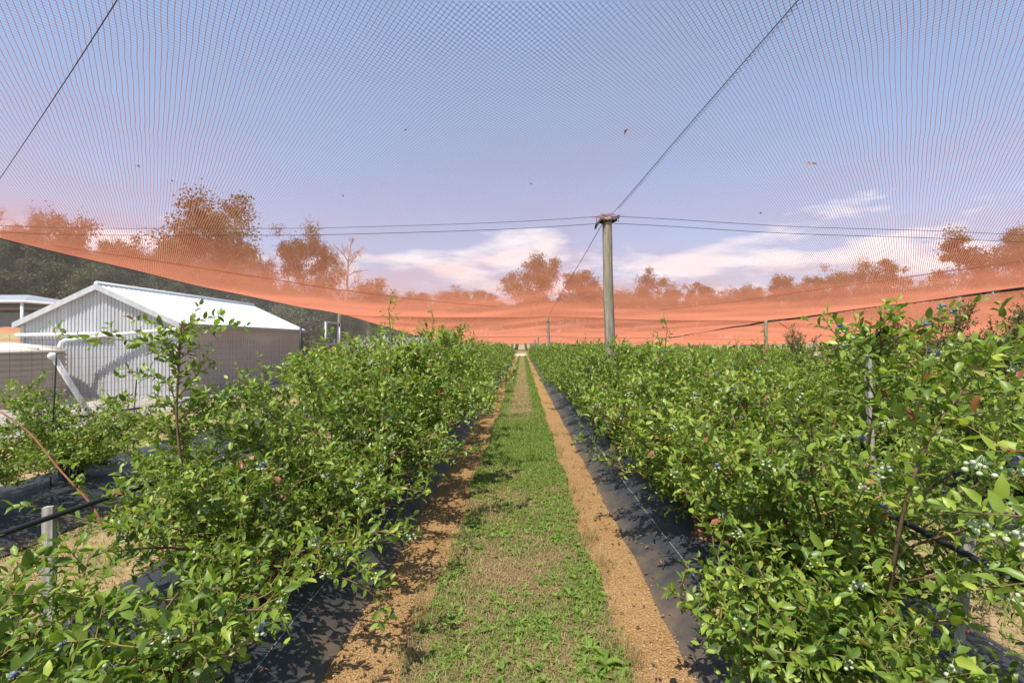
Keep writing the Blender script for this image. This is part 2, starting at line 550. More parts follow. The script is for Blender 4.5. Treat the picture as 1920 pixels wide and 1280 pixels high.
mat_words = {'L1': 'black weed mat mounded under the bushes left of the lane', 'L2': 'black weed mat under the hedge row nearest the shed',
             'R1': 'black weed mat with exposed stitched edge right of the lane', 'R2': 'black weed mat under the second hedge row right of the lane',
             'R3': 'black weed mat under the third hedge row right of the lane', 'R4': 'black weed mat under the farthest hedge row on right'}
for k, x0 in ROWS.items():
    u = np.interp(np.linspace(0, 12, 37), np.arange(13), prof_u)
    ys = np.r_[np.arange(0.3, 12, 0.15), np.arange(12, 62, 0.6)]
    o = sheet('weed_mat', u, ys, M['weed_mat'], 0.012, kind=None,
              edge=lambda X, Y: x0 + X * (1 + 0.02 * wob(Y, 2.7, x0)),
              hfun=lambda X, Y: mat_height((X - x0)) * (1 + 0.10 * wob(Y * 1.3 + X * 2, 2.2, x0)) + 0.011 * wob(X * 9 + Y * 2, 1.7, x0) * wob(Y * 3, 1.9, 0.4),
              extra=lambda X, Y: np.clip((np.abs(X - x0) - 0.55) / 0.3, 0, 1))
    tag(o, mat_words[k], 'weed mat', 'weed mats under the hedge rows')
    if k in ('L1', 'R1'):
        for su in ((-0.60, 0.60) if k == 'R1' else (0.60, 0.30)):
            b = MB()
            yy = np.arange(0.4, 30, 0.25)
            xx = x0 + su * (1 + 0.02 * wob(yy, 2.7, x0))
            zz = gh(xx, yy) + 0.0155 + mat_height(xx - x0) * (1 + 0.10 * wob(yy * 1.3 + xx * 2, 2.2, x0)) + 0.011 * wob(xx * 9 + yy * 2, 1.7, x0) * wob(yy * 3, 1.9, 0.4)
            b.tube(np.c_[xx, yy, zz], 0.0014, 4)
            b.obj('stitch_line', M['mat_line'], o)

# loose clods and pebbles on the soil strips
ICO_V = []
_p = (1 + 5 ** 0.5) / 2
for a_, b_ in ((1, _p), (-1, _p), (1, -_p), (-1, -_p)):
    ICO_V += [(0, a_, b_), (a_, b_, 0), (b_, 0, a_)]
ICO_V = np.array(ICO_V) / math.sqrt(1 + _p * _p)
_d = np.linalg.norm(ICO_V[:, None] - ICO_V[None], axis=2)
_e = _d.min(where=_d > 1e-6, initial=9)
ICO_F = []
for i in range(12):
    for j in range(i + 1, 12):
        for k in range(j + 1, 12):
            if max(_d[i, j], _d[j, k], _d[i, k]) < _e * 1.05:
                c_ = ICO_V[i] + ICO_V[j] + ICO_V[k]
                ICO_F.append((i, j, k) if np.dot(np.cross(ICO_V[j] - ICO_V[i], ICO_V[k] - ICO_V[i]), c_) > 0 else (i, k, j))
ICO_F = np.array(ICO_F)


def ico_sub(V, F):
    V = list(map(tuple, V)); cache = {}; out = []

    def mid(a, b):
        key = (min(a, b), max(a, b))
        if key not in cache:
            m = np.array(V[a]) + np.array(V[b]); m /= np.linalg.norm(m)
            V.append(tuple(m)); cache[key] = len(V) - 1
        return cache[key]
    for a, b, c in F:
        ab, bc, ca = mid(a, b), mid(b, c), mid(c, a)
        out += [(a, ab, ca), (b, bc, ab), (c, ca, bc), (ab, bc, ca)]
    return np.array(V), np.array(out)


ICO1_V, ICO1_F = ico_sub(ICO_V, ICO_F)


def scatter_lumps(b, pos, r, squash=0.7, jit=0.25, tint=0.5):
    n = len(pos)
    V = ICO_V[None] * (1 + rng.uniform(-jit, jit, (n, 12, 1))) * r[:, None, None]
    V = V * np.array([1, 1, squash]) + pos[:, None]
    F = (ICO_F[None] + np.arange(n)[:, None, None] * 12).reshape(-1, 3)
    b.add(V.reshape(-1, 3), F, tint=tint)


b = MB()
n = 22000
yy = 1.6 + 7.5 * rng.random(n) ** 1.7
side = rng.random(n) < 0.5
xx = np.where(side, rng.uniform(-0.98, -0.5, n), rng.uniform(0.44, 0.86, n))
scatter_lumps(b, np.c_[xx, yy, gh(xx, yy) + 0.010 + 0.02 * np.clip(np.abs(xx) - 0.55, 0, 1)], 0.0016 + 0.0065 * rng.random(n) ** 5)
tag(b.obj('soil_clods', M['soil_clod']), 'loose tan soil clods scattered beside the grass lane', 'soil', kind='stuff')

# ------------------------------------------------------------------ grass of the lane
def blades(b, x, y, z, h, wd, lean, tint):
    n = len(x)
    az = rng.uniform(0, 2 * math.pi, n)
    d = np.c_[np.cos(az), np.sin(az), np.zeros(n)]
    s = np.c_[-np.sin(az), np.cos(az), np.zeros(n)]
    P = np.c_[x, y, z]
    up = np.array([0, 0, 1.0])
    hh = h[:, None]; ww = wd[:, None]; ll = lean[:, None]
    v0 = P - s * ww; v1 = P + s * ww
    m = P + up * hh * 0.6 + d * hh * ll * 0.35
    v2 = m - s * ww * 0.7; v3 = m + s * ww * 0.7
    v4 = P + up * hh * np.clip(1 - 0.35 * ll, 0.2, 1) + d * hh * ll
    V = np.stack([v0, v1, v2, v3, v4], 1).reshape(-1, 3)
    o = np.arange(n)[:, None] * 5
    b.add(V, np.array([[0, 1, 3, 2]]) + o, np.array([[2, 3, 4]]) + o, tint=np.repeat(tint, 5))


def fbm(x, y, s):
    """cheap smooth patch noise 0..1"""
    v = (np.sin(x * 2.1 * s + 1.3 * np.sin(y * 1.7 * s + .5)) + np.sin(y * 2.6 * s + 1.7 * np.sin(x * 1.9 * s + 2.1))
         + 0.6 * np.sin(x * 5.3 * s + y * 4.1 * s) + 0.5 * np.sin(y * 6.7 * s - x * 3.9 * s + 1))
    return 0.5 + v / 6.2


def path_lr(y):
    return PATH_L + 0.045 * wob(y, 1.9, 0.4), PATH_R + 0.04 * wob(y, 2.3, 2.0)


def lane_green(x, y):
    """1 where the lane is green, 0 where it is straw"""
    c = np.abs(x + 0.03)
    lush = np.exp(-((y - 7.6) / 2.4) ** 2)
    near = np.clip((5.4 - y) / 2, 0, 1)
    far = np.clip((y - 9) / 3, 0, 1)
    g = 0.46 + 0.55 * lush + 0.75 * (fbm(x, y, 1.9) - 0.5) * (1 - 0.5 * lush) + far * (np.clip((c - 0.16) / 0.2, 0, 1) - 0.45) * 0.8 + near * (0.16 * (c > 0.33) - 0.02)
    return np.clip(g - 0.13 - 0.07 * np.clip((5.6 - y) / 2, 0, 1), 0, 1)


b = MB()
n = 130000
y = 1.65 * (64 / 1.65) ** rng.random(n)
l, r = path_lr(y)
x = l + (r - l) * rng.random(n)
g = lane_green(x, y)
isg = rng.random(n) < g
keep = isg | (rng.random(n) < 0.75)
x, y, isg, g = x[keep], y[keep], isg[keep], g[keep]
m = len(x)
hs = 0.030 + 0.0007 * y
h = hs * (0.5 + rng.random(m)) * np.where(isg, 0.65 + 0.9 * g, 0.7)
tint = np.where(isg, 0.16 + 0.56 * rng.random(m) ** 0.8, 0.76 + 0.24 * rng.random(m))
lean = np.where(isg, 0.3 + 0.8 * rng.random(m), 0.9 + 1.5 * rng.random(m))
blades(b, x, y, gh(x, y) + 0.022, h, (0.0009 + 0.00026 * y) * (0.6 + 0.8 * rng.random(m)), lean, tint)
tag(b.obj('grass', M['grass']), 'mown green and straw coloured grass of the lane', 'grass', kind='stuff')

# leaf templates (t along, s across, h out)
LT = np.array([[0, 0, 0], [.33, 0, -.03], [.68, 0, -.045], [1, 0, -.16], [.28, -.215, .05], [.66, -.19, .03], [.28, .215, .05], [.66, .19, .03]])
LT_T = np.array([[0, 1, 4], [2, 3, 5], [0, 6, 1], [2, 7, 3]])
LT_Q = np.array([[1, 2, 5, 4], [1, 6, 7, 2]])
LF = np.array([[0, 0, 0], [.5, -.24, .06], [1, 0, -.06], [.5, .24, .06]])
LF_T = np.array([[0, 2, 1], [0, 3, 2]])


def nrm(a):
    return a / (np.linalg.norm(a, axis=-1, keepdims=True) + 1e-9)


def leaves(b, P, D, N, L, tint, mat=0, simple=False, wide=1.0, curl=1.0):
    D = nrm(D); S = nrm(np.cross(D, N)); N = np.cross(S, D)
    T = LF if simple else LT
    L = L[:, None, None]
    wv = (np.broadcast_to(wide, (len(P),)))[:, None, None]
    cv = (np.broadcast_to(curl, (len(P),)))[:, None, None]
    V = P[:, None] + L * (T[None, :, 0:1] * D[:, None] + T[None, :, 1:2] * wv * S[:, None] + T[None, :, 2:3] * cv * N[:, None])
    k = len(T)
    o = (np.arange(len(P)) * k)[:, None, None]
    if simple:
        b.add(V.reshape(-1, 3), (LF_T[None] + o).reshape(-1, 3), tint=np.repeat(tint, k), mat=mat)
    else:
        b.add(V.reshape(-1, 3), (LT_T[None] + o).reshape(-1, 3), (LT_Q[None] + o).reshape(-1, 4), tint=np.repeat(tint, k), mat=mat)


# broad-leaved weeds in rosettes
b = MB()
n = 7500
y = 1.7 + 8 * rng.random(n) ** 1.6
l, r = path_lr(y)
x = l + (r - l) * rng.random(n)
keep = rng.random(n) < np.clip(lane_green(x, y) * 1.5 - 0.12, 0.05, 1) * np.clip(1.25 - y / 14, 0, 1)
x, y = x[keep], y[keep]
for xi, yi in zip(x, y):
    k = rng.integers(4, 8)
    az = rng.uniform(0, 6.28) + np.arange(k) * 2.4 + rng.normal(0, .3, k)
    el = rng.uniform(0.15, 0.9, k)
    D = np.c_[np.cos(az) * np.cos(el), np.sin(az) * np.cos(el), np.sin(el)]
    N = np.c_[-np.cos(az) * np.sin(el), -np.sin(az) * np.sin(el), np.cos(el)]
    sz = rng.uniform(0.018, 0.045) * rng.uniform(0.7, 1.2, k)
    P = np.tile([xi, yi, gh(xi, yi) + 0.024], (k, 1))
    leaves(b, P, D, N, sz, rng.uniform(0.25, 0.72, k), wide=rng.uniform(0.75, 1.15), curl=1.6)
for xi, yi, s_ in ((0.34, 2.35, 0.085), (0.40, 2.25, 0.10), (0.30, 2.85, 0.075), (0.12, 3.0, 0.06), (-0.12, 2.75, 0.06), (-0.30, 2.3, 0.06), (0.05, 2.2, 0.06), (0.26, 3.7, .07), (-0.35, 3.5, .06)):
    k = 13
    az = np.arange(k) * 2.4 + rng.normal(0, .2, k); el = rng.uniform(0.2, 0.9, k)
    D = np.c_[np.cos(az) * np.cos(el), np.sin(az) * np.cos(el), np.sin(el)]
    N = np.c_[-np.cos(az) * np.sin(el), -np.sin(az) * np.sin(el), np.cos(el)]
    leaves(b, np.tile([xi, yi, gh(xi, yi) + 0.025], (k, 1)), D, N, s_ * rng.uniform(0.35, 1.15, k), rng.uniform(0.2, 0.72, k), wide=rng.uniform(.5, .95, k), curl=rng.uniform(1.0, 3.2, k))
tag(b.obj('lane_weeds', M['grass']), 'low broad leaved weeds growing in the grass lane', 'weeds', kind='stuff')

# long dry tufts along the lane edges and in the aisle on the left
b = MB()
for i in range(46):
    side = rng.random() < 0.62
    yc = 1.8 + 7 * rng.random() ** 1.6
    l, r = path_lr(np.array([yc]))
    xc = (l[0] - 0.02 if side else r[0] + 0.02) + rng.normal(0, 0.025)
    m = rng.integers(25, 80)
    x = xc + rng.normal(0, 0.035, m); y = yc + rng.normal(0, 0.06, m)
    blades(b, x, y, gh(x, y) + 0.012, rng.uniform(0.05, 0.15, m) * rng.uniform(0.6, 1.1), np.full(m, 0.0011), rng.uniform(0.2, 1.1, m), rng.uniform(0.72, 1.0, m))
n = 16000
x = rng.uniform(-3.95, -2.45, n); y = 1.2 + 14 * rng.random(n) ** 1.4
blades(b, x, y, gh(x, y), rng.uniform(0.02, 0.07, n), 0.0018 + 0.002 * rng.random(n), rng.uniform(0.4, 1.6, n), np.where(rng.random(n) < 0.3 + 0.5 * (fbm(x, y, 1.1) - 0.5), rng.uniform(0.2, 0.7, n), rng.uniform(0.78, 1, n)))
n = 12000
x = rng.uniform(-9.5, -5.4, n); y = 4 + 16 * rng.random(n) ** 1.3
blades(b, x, y, gh(x, y), rng.uniform(0.03, 0.08, n), 0.003 + 0.003 * rng.random(n), rng.uniform(0.4, 1.6, n), np.where(rng.random(n) < 0.35, rng.uniform(0.2, 0.7, n), rng.uniform(0.78, 1, n)))
n = 14000
x = rng.uniform(2.5, 3.8, n); y = 1.0 + 9 * rng.random(n)
blades(b, x, y, gh(x, y), rng.uniform(0.03, 0.08, n), 0.002 + 0.002 * rng.random(n), rng.uniform(0.4, 1.5, n), np.where(rng.random(n) < 0.6, rng.uniform(0.2, 0.7, n), rng.uniform(0.78, 1, n)))
tag(b.obj('dry_grass', M['grass']), 'dry straw grass along lane edges and between hedge rows', 'grass', kind='stuff')


# fallen leaves and crumbs on the soil and the weed mats
b = MB()
n = 1500
y = 1.6 + 9 * rng.random(n) ** 1.6
k = rng.random(n)
x = np.where(k < .45, rng.uniform(-1.7, -.5, n), rng.uniform(.45, 1.5, n))
rx = np.where(x < 0, ROWS['L1'], ROWS['R1'])
onm = np.abs(x - rx) < .85
z = gh(x, y) + np.where(onm, .020 + mat_height(x - rx) * 1.06, .020)
a = rng.uniform(0, 6.28, n)
leaves(b, np.c_[x, y, z], np.c_[np.cos(a), np.sin(a), rng.uniform(-.1, .3, n)], np.c_[rng.normal(0, .3, n), rng.normal(0, .3, n), np.ones(n)],
       rng.uniform(.010, .042, n), rng.uniform(0, 1, n), simple=False, wide=rng.uniform(.4, 1.1, n), curl=rng.uniform(.5, 3, n))
tag(b.obj('leaf_litter', M['litter']), 'brown fallen leaves strewn on the soil and weed mats', 'leaf litter', kind='stuff')


# ------------------------------------------------------------------ blueberry bushes
class Bush:
    """grows canes, side shoots and leaves about the origin; keeps where berries hang"""
    def __init__(self, seed):
        self.r = np.random.default_rng(seed)
        self.stem = MB(); self.leaf = MB(); self.tips = []

    def foliate(self, pts, step, L, simple, first=0.12, young=0.0, lsel=None):
        """leaves along a shoot"""
        r = self.r
        seg = np.linalg.norm(np.diff(pts, axis=0), axis=1)
        cum = np.r_[0, np.cumsum(seg)]
        tot = cum[-1]
        s = np.arange(tot * first, tot + step * .5, step)
        if len(s) == 0:
            return
        s = np.clip(s + r.normal(0, step * .25, len(s)), 0, tot)
        P = np.c_[[np.interp(s, cum, pts[:, k]) for k in range(3)]].T
        T = nrm(np.c_[[np.interp(np.clip(s + .01, 0, tot), cum, pts[:, k]) - np.interp(np.clip(s - .01, 0, tot), cum, pts[:, k]) for k in range(3)]].T)
        up = np.array([0, 0, 1.0])
        A = nrm(np.cross(T, up) + 1e-4); B = np.cross(A, T)
        ph = r.uniform(0, 6.28) + np.arange(len(s)) * 2.4
        rad = A * np.cos(ph)[:, None] + B * np.sin(ph)[:, None]
        D = nrm(T * r.uniform(0.35, 0.95, (len(s), 1)) + rad * 0.9 + up * r.uniform(-0.1, 0.45, (len(s), 1)))
        N = nrm(up * r.uniform(0.2, 1.0, (len(s), 1)) + T * 0.4 + r.normal(0, 0.38, (len(s), 3)))
        f = s / max(tot, 1e-6)
        Ls = L * r.uniform(0.55, 1.28, len(s)) * np.where(f > 0.9, 0.75, 1.0)
        tint = np.clip(r.beta(1.7, 1.9, len(s)) * 0.74 + 0.20 * f ** 3 + young, 0, 0.84)
        odd = r.random(len(s))
        tint = np.where(odd > 0.980, r.uniform(0.93, 1.0, len(s)), tint)
        leaves(self.leaf, P, D, N, Ls, tint, simple=simple, wide=r.uniform(0.85, 1.15, len(s)), curl=r.uniform(0.3, 2.2, len(s)))

    def shoot(self, pts, rad, step, L, simple=False, sides=5, first=0.12, young=0.0, mat=0):
        pts = np.asarray(pts, float)
        self.stem.tube(pts, np.linspace(rad, rad * 0.35, len(pts)), sides, mat=mat)
        self.foliate(pts, step * .8, L, simple, first, young)
        r = self.r
        seg = np.r_[0, np.cumsum(np.linalg.norm(np.diff(pts, axis=0), axis=1))]
        d = first * seg[-1] + .04
        k = 0
        while d < seg[-1] * .93:
            p = np.array([np.interp(d, seg, pts[:, i]) for i in range(3)])
            q = np.array([np.interp(d + .03, seg, pts[:, i]) for i in range(3)])
            T = nrm(q - p)
            sd = nrm(np.cross(T, r.normal(0, 1, 3)))
            ln = r.uniform(.05, .15)
            tw = p + nrm(T * .8 + sd * .9 + np.array([0, 0, .25])) * ln * np.linspace(0, 1, 4)[:, None]
            self.stem.tube(tw, np.linspace(.0019, .001, 4), 3, cap=False, mat=1)
            self.foliate(tw, step * .85, L * .95, simple, .2, young)
            if r.random() < .5:
                self.tips.append(tw[2])
            d += r.uniform(.05, .11)

    def grow(self, H, Rr, canes=12, lat=11, L=0.05, step=0.024, simple=False, sub=1, flat=(1, 1), zlow=0.22, reach=1.0, sides=5, bare=0.0):
        r = self.r
        for c in range(canes):
            az = c * 2.4 + r.normal(0, .35)
            lean = r.uniform(0.12, 1.0) ** 0.8
            hx = math.cos(az) * flat[0]; hy = math.sin(az) * flat[1]
            h = H * r.uniform(0.72, 1.0) * (1 - 0.30 * lean ** 2)
            skirt = c % 5 in (1, 3)          # low canes arching out over the mat
            if skirt:
                h = H * r.uniform(0.28, 0.62); lean = r.uniform(0.7, 1.08)
            base = np.array([hx * 0.09, hy * 0.09, 0]) + np.r_[r.normal(0, .02, 2), 0]
            t = np.linspace(0, 1, 9)
            out = Rr * lean * (0.25 * t + 0.75 * t ** 1.7) * 0.85
            C = np.c_[base[0] + hx * out, base[1] + hy * out, h * (t * 1.12 - 0.12 * t ** 2)]
            if skirt:
                out = Rr * lean * (0.55 * t + 0.45 * t ** 1.3)
                C = np.c_[base[0] + hx * out, base[1] + hy * out, h * (1.9 * t - 0.95 * t ** 2)]
            C[1:] += np.cumsum(r.normal(0, 0.012, (8, 3)), axis=0)
            self.stem.tube(C, np.linspace(0.0085, 0.0028, 9) * r.uniform(.8, 1.25), sides)
            self.foliate(C[6:], step * 1.05, L, simple, 0.1, 0.05)
            for q in range(lat):
                u = (q + r.uniform(.1, .9)) / lat * (1 - zlow - 0.02) + zlow
                if r.random() < bare * (1 - u):
                    continue
                p = np.array([np.interp(u, t, C[:, k]) for k in range(3)])
                a2 = az + q * 2.4 + r.normal(0, .5)
                out2 = np.array([math.cos(a2), math.sin(a2), 0]) * 0.8 + np.array([hx, hy, 0]) * 0.55 * lean
                ln = r.uniform(0.14, 0.34) * reach * (1.15 - 0.35 * u)
                el = r.uniform(-0.05, 0.75) if u < 0.7 else r.uniform(0.25, 1.3)
                d = nrm(nrm(out2) * math.cos(el) + np.array([0, 0, math.sin(el)]))
                tt = np.linspace(0, 1, 5)[:, None]
                droop = np.array([0, 0, -0.10 * r.uniform(0.2, 1.6)])
                S = p + d * ln * tt + droop * ln * 2 * tt ** 2 + np.r_[np.zeros((1, 3)), r.normal(0, 0.006, (4, 3))]
                self.stem.tube(S, np.linspace(0.0030, 0.0013, 5), 4 if sides > 4 else 3, cap=False, mat=1)
                self.foliate(S, step, L * (0.9 if u > .3 else .8), simple)
                self.tips.append(S[3])
                for k2 in range(sub):
                    v = r.uniform(0.25, 0.75)
                    p2 = p + d * ln * v
                    d2 = nrm(d * 0.6 + r.normal(0, 0.6, 3) + np.array([0, 0, 0.35]))
                    S2 = p2 + d2 * ln * r.uniform(.4, .75) * np.linspace(0, 1, 4)[:, None]
                    self.stem.tube(S2, np.linspace(0.002, 0.001, 4), 3, cap=False, mat=1)
                    self.foliate(S2, step, L * .92, simple)
                    self.tips.append(S2[2])
        return self


STEMS = [M['cane'], M['twig']]


def berry_mesh(name, seed, n, lo, hi, r0, odd=None):
    r = np.random.default_rng(seed)
    b = MB()
    P = []
    for i in range(n):
        for _ in range(60):
            p = r.normal(0, 1, 3) * np.array([1, 1, 0.85]) * r0 * 1.35 * (n ** 0.36) * 0.50
            if all(np.linalg.norm(p - q) > r0 * 1.6 for q in P):
                break
        P.append(p)
    for i, p in enumerate(P):
        rr = r0 * r.uniform(.72, 1.1)
        t = r.uniform(lo, hi)
        if odd is not None and i < odd[0]:
            t = odd[1]; rr = r0 * 1.15
        d = nrm(p + np.array([0, 0, -r0 * 1.2]) + r.normal(0, r0 * .4, 3))
        V = ICO1_V * rr * np.array([1, 1, 0.9])
        crown = np.clip(((V @ d) / rr - 0.80) / 0.2, 0, 1)
        V = V - d[None] * (crown * rr * 0.28)[:, None]
        b.add(V + p, ICO1_F, tint=np.clip(t + crown * 0.12, 0, 1))
    top = np.array([0, 0, r0 * n ** 0.36 * 1.6])
    for p in P:
        b.tube(np.array([p * 0.8, p * 0.35 + top * .5, top]), 0.0009, 3, cap=False, tint=0.1)
    return b.mesh(name, M['berry'])


CL = [berry_mesh('berry_cluster', 100 + i, *a) for i, a in enumerate((
    (9, 0.12, 0.42, 0.0068), (7, 0.10, 0.40, 0.0064), (11, 0.20, 0.50, 0.0068), (6, 0.3, 0.58, 0.007), (8, 0.1, 0.36, 0.006),
    (8, 0.2, 0.5, 0.007, (2, 0.75)), (4, 0.72, 0.80, 0.008), (5, 0.86, 0.97, 0.0078)))]
CLW = np.array([5, 5, 4, 3, 4, 2, 1.3, 0.7]); CLW = CLW / CLW.sum()


def hang_berries(root, tips, n, r, toward, s=1.0, weights=CLW):
    """berry clusters as parts, on the side the lane sees"""
    tips = np.array(tips)
    if len(tips) == 0 or n == 0:
        return
    sc = tips @ np.asarray(toward) + r.normal(0, 0.16, len(tips))
    idx = np.argsort(-sc)[:max(n * 3, 1)]
    idx = r.choice(idx, min(n, len(idx)), replace=False)
    for i in idx:
        k = int(r.choice(len(CL), p=weights))
        link('berry_cluster', CL[k], root, tuple(tips[i] + np.array([0, 0, -0.018])), (0, 0, r.uniform(0, 6.28)), (s, s, s))


def build_bush(B, name, loc, label, group, rz=0.0, nb=0, toward=(0, -1, 0), s=1.0, leafmat=None):
    root = thing(name, loc, label, 'bush', group, rz)
    root.scale = (s, s, s)
    st = B.stem.obj('stem', STEMS, root)
    fo = B.leaf.obj('foliage', leafmat or M['leaf'], root)
    hang_berries(root, B.tips, nb, B.r, toward)
    return root


def zmat(row, y, u=0.0):
    return float(gh(0, y)) + 0.012 + float(mat_height(u))


G1 = 'blueberry bushes in the hedge row left of the grass lane'
G2 = 'blueberry bushes in the hedge row right of the grass lane'


def sp(o, *pts, n=7):
    """a shoot through world points, relative to the bush base o"""
    return smoothline([np.asarray(p, float) - np.asarray(o, float) for p in pts], n)


# --- the bespoke bushes of the foreground, left
o = (-1.55, 1.5, zmat('L1', 1.5))
B = Bush(1).grow(0.66, 0.70, 18, 11, L=0.058, step=0.024, zlow=0.12, sub=2)
B.shoot(sp(o, (-1.5, 1.5, .2), (-1.25, 1.65, .5), (-.93, 1.75, .52)), .004, .026, .058)
B.shoot(sp(o, (-1.6, 1.5, .2), (-1.7, 1.45, .6), (-1.72, 1.38, .86)), .004, .026, .062)
B.shoot(sp(o, (-1.6, 1.5, .2), (-1.5, 1.5, .62), (-1.28, 1.55, .75)), .004, .026, .06)
build_bush(B, 'blueberry_bush', o, 'low leafy blueberry bush in front of the grey stake, bottom left', G1, nb=16, toward=(.35, -.6, .5))

o = (-1.62, 2.62, zmat('L1', 2.6))
B = Bush(2).grow(0.80, 0.90, 22, 12, L=0.054, step=0.023, zlow=0.16, sub=2)
main = [(-1.75, 2.6, .25), (-1.88, 2.52, .75), (-1.93, 2.5, 1.14), (-1.92, 2.5, 1.51), (-1.905, 2.5, 1.72)]
B.shoot(sp(o, *main), .0105, .028, .055, first=0.74, sides=7)
B.shoot(sp(o, (-1.925, 2.5, 1.47), (-1.98, 2.5, 1.55), (-2.2, 2.48, 1.61), (-2.575, 2.45, 1.645)), .0045, .034, .056, first=.12)
B.shoot(sp(o, (-1.92, 2.5, 1.55), (-1.93, 2.5, 1.60), (-1.76, 2.48, 1.68), (-1.58, 2.46, 1.70)), .004, .030, .055)
B.shoot(sp(o, (-1.93, 2.5, 1.2), (-1.98, 2.5, 1.37), (-2.12, 2.5, 1.42), (-2.27, 2.5, 1.47)), .004, .024, .045)
B.shoot(sp(o, (-1.92, 2.5, 1.3), (-1.82, 2.5, 1.42), (-1.70, 2.5, 1.48)), .0035, .024, .045)
B.shoot(sp(o, (-1.92, 2.5, 1.45), (-1.99, 2.47, 1.62), (-2.02, 2.45, 1.70)), .003, .022, .045)
for k in range(9):       # leafy crown of the tall cane
    a = k * 2.4; z = 1.40 + .035 * k; ln = .12 + .05 * (k % 3)
    p = np.array([-1.92, 2.5, z])
    B.shoot(sp(o, p, p + np.array([math.cos(a) * ln * .5, math.sin(a) * ln * .5, .05]), p + np.array([math.cos(a) * ln, math.sin(a) * ln, .08])), .003, .026, .055)
B.shoot(sp(o, (-1.93, 2.5, 1.05), (-2.1, 2.45, 1.2), (-2.3, 2.42, 1.22)), .0035, .024, .048)
for k in range(15):
    a = 2.2 + k * 1.7; z = .98 + .016 * k; ln = .30 + .018 * k
    p = np.array([-1.91, 2.52, z])
    if math.sin(a) < -.35: a = -a
    B.shoot(sp(o, p, p + np.array([math.cos(a) * ln * .5, math.sin(a) * ln * .5, .07]), p + np.array([math.cos(a) * ln, math.sin(a) * ln, .08])), .003, .024, .052)
for k in range(7):      # leafy laterals low on the tall cane
    a = k * 2.4; z = .55 + .11 * k
    p = np.array([-1.86 - .01 * k, 2.52, z])
    B.shoot(sp(o, p, p + np.array([math.cos(a) * .14, math.sin(a) * .14, .06]), p + np.array([math.cos(a) * .3, math.sin(a) * .3, .09])), .003, .024, .048)
B.shoot(sp(o, (-1.45, 2.5, .28), (-1.07, 2.25, .44), (-.72, 2.2, .68), (-.49, 2.15, .61)), .0055, .026, .056, first=.35, young=.08)
B.shoot(sp(o, (-1.0, 2.22, .47), (-.8, 2.15, .46), (-.66, 2.12, .38), (-.62, 2.12, .27)), .0035, .026, .052)
B.shoot(sp(o, (-.9, 2.2, .55), (-.78, 2.1, .58), (-.60, 2.06, .50)), .003, .025, .054, young=.08)
B.shoot(sp(o, (-1.4, 2.6, .3), (-1.15, 2.75, .6), (-.91, 2.85, .69), (-.60, 2.85, .66)), .0045, .025, .052)
B.shoot(sp(o, (-1.5, 2.5, .3), (-1.3, 2.2, .55), (-1.12, 2.0, .50), (-.98, 1.9, .36)), .004, .025, .055)
tb = build_bush(B, 'blueberry_bush', o, 'blueberry bush with the tallest bare cane in front of the white shed', G1, nb=26, toward=(.5, -.5, .3))

o = (-1.50, 3.6, zmat('L1', 3.6))
B = Bush(3).grow(1.34, 1.12, 28, 15, L=0.055, step=0.024, zlow=0.12, sub=2)
B.shoot(sp(o, (-1.5, 3.6, .3), (-1.15, 3.5, .75), (-.85, 3.4, .85), (-.62, 3.35, .72)), .0045, .024, .05)
B.shoot(sp(o, (-1.6, 3.6, 1.0), (-1.66, 3.55, 1.3), (-1.70, 3.5, 1.46)), .004, .024, .047, young=.1)
build_bush(B, 'blueberry_bush', o, 'dense blueberry bush just behind the low branch reaching over the lane, left hedge row', G1, nb=22, toward=(.5, -.5, .3))

o = (-2.45, 3.45, zmat('L1', 3.4, -.62))
B = Bush(8).grow(0.95, 0.72, 20, 12, L=0.053, step=0.024, zlow=0.15, sub=2)
build_bush(B, 'blueberry_bush', o, 'wide blueberry bush behind the tall bare cane, on the shed side of the pipe', G1, nb=8, toward=(.2, -.8, .3))

# --- foreground, right
o = (1.12, 1.74, zmat('R1', 1.7, .5))
B = Bush(4).grow(0.56, 0.46, 17, 11, L=0.060, step=0.025, zlow=0.12, sub=2, reach=.9)
B.shoot(sp(o, (1.25, 1.75, .3), (1.2, 1.82, .48), (1.0, 1.86, .62), (.74, 1.86, .64)), .004, .024, .058, first=.3, young=.1)
B.shoot(sp(o, (1.2, 1.75, .25), (1.05, 1.72, .42), (.92, 1.72, .46), (.78, 1.74, .41)), .004, .026, .056)
B.shoot(sp(o, (1.2, 1.75, .3), (1.15, 1.7, .55), (1.05, 1.66, .62)), .004, .026, .06, young=.08)
B.shoot(sp(o, (1.25, 1.7, .3), (1.35, 1.6, .5), (1.38, 1.5, .62)), .004, .026, .06, young=.08)
build_bush(B, 'blueberry_bush', o, 'low blueberry bush spilling over the weed mat, bottom right foreground', G2, nb=16, toward=(-.3, -.4, .6))
o = (1.86, 1.12, zmat('R1', 1.1))
B = Bush(7).grow(0.95, 0.42, 12, 10, L=0.060, step=0.026, zlow=0.3, sub=1, reach=.7)
B.shoot(sp(o, (1.8, 1.15, .6), (1.62, 1.18, .98), (1.40, 1.20, 1.13), (1.12, 1.22, 1.16)), .005, .027, .064)
B.shoot(sp(o, (1.8, 1.2, .6), (1.66, 1.25, 1.1), (1.46, 1.28, 1.28), (1.26, 1.30, 1.30)), .0045, .027, .062)
B.shoot(sp(o, (1.8, 1.1, .5), (1.55, 1.15, .85), (1.30, 1.15, 1.00), (1.14, 1.17, .98)), .0045, .027, .064)
B.shoot(sp(o, (1.8, 1.2, .7), (1.62, 1.3, 1.25), (1.45, 1.36, 1.42)), .0045, .027, .06, young=.08)
rb0 = build_bush(B, 'blueberry_bush', o, 'nearest blueberry bush on right with large pale berry clusters at the picture edge', G2, nb=8, toward=(-.6, -.2, .6))
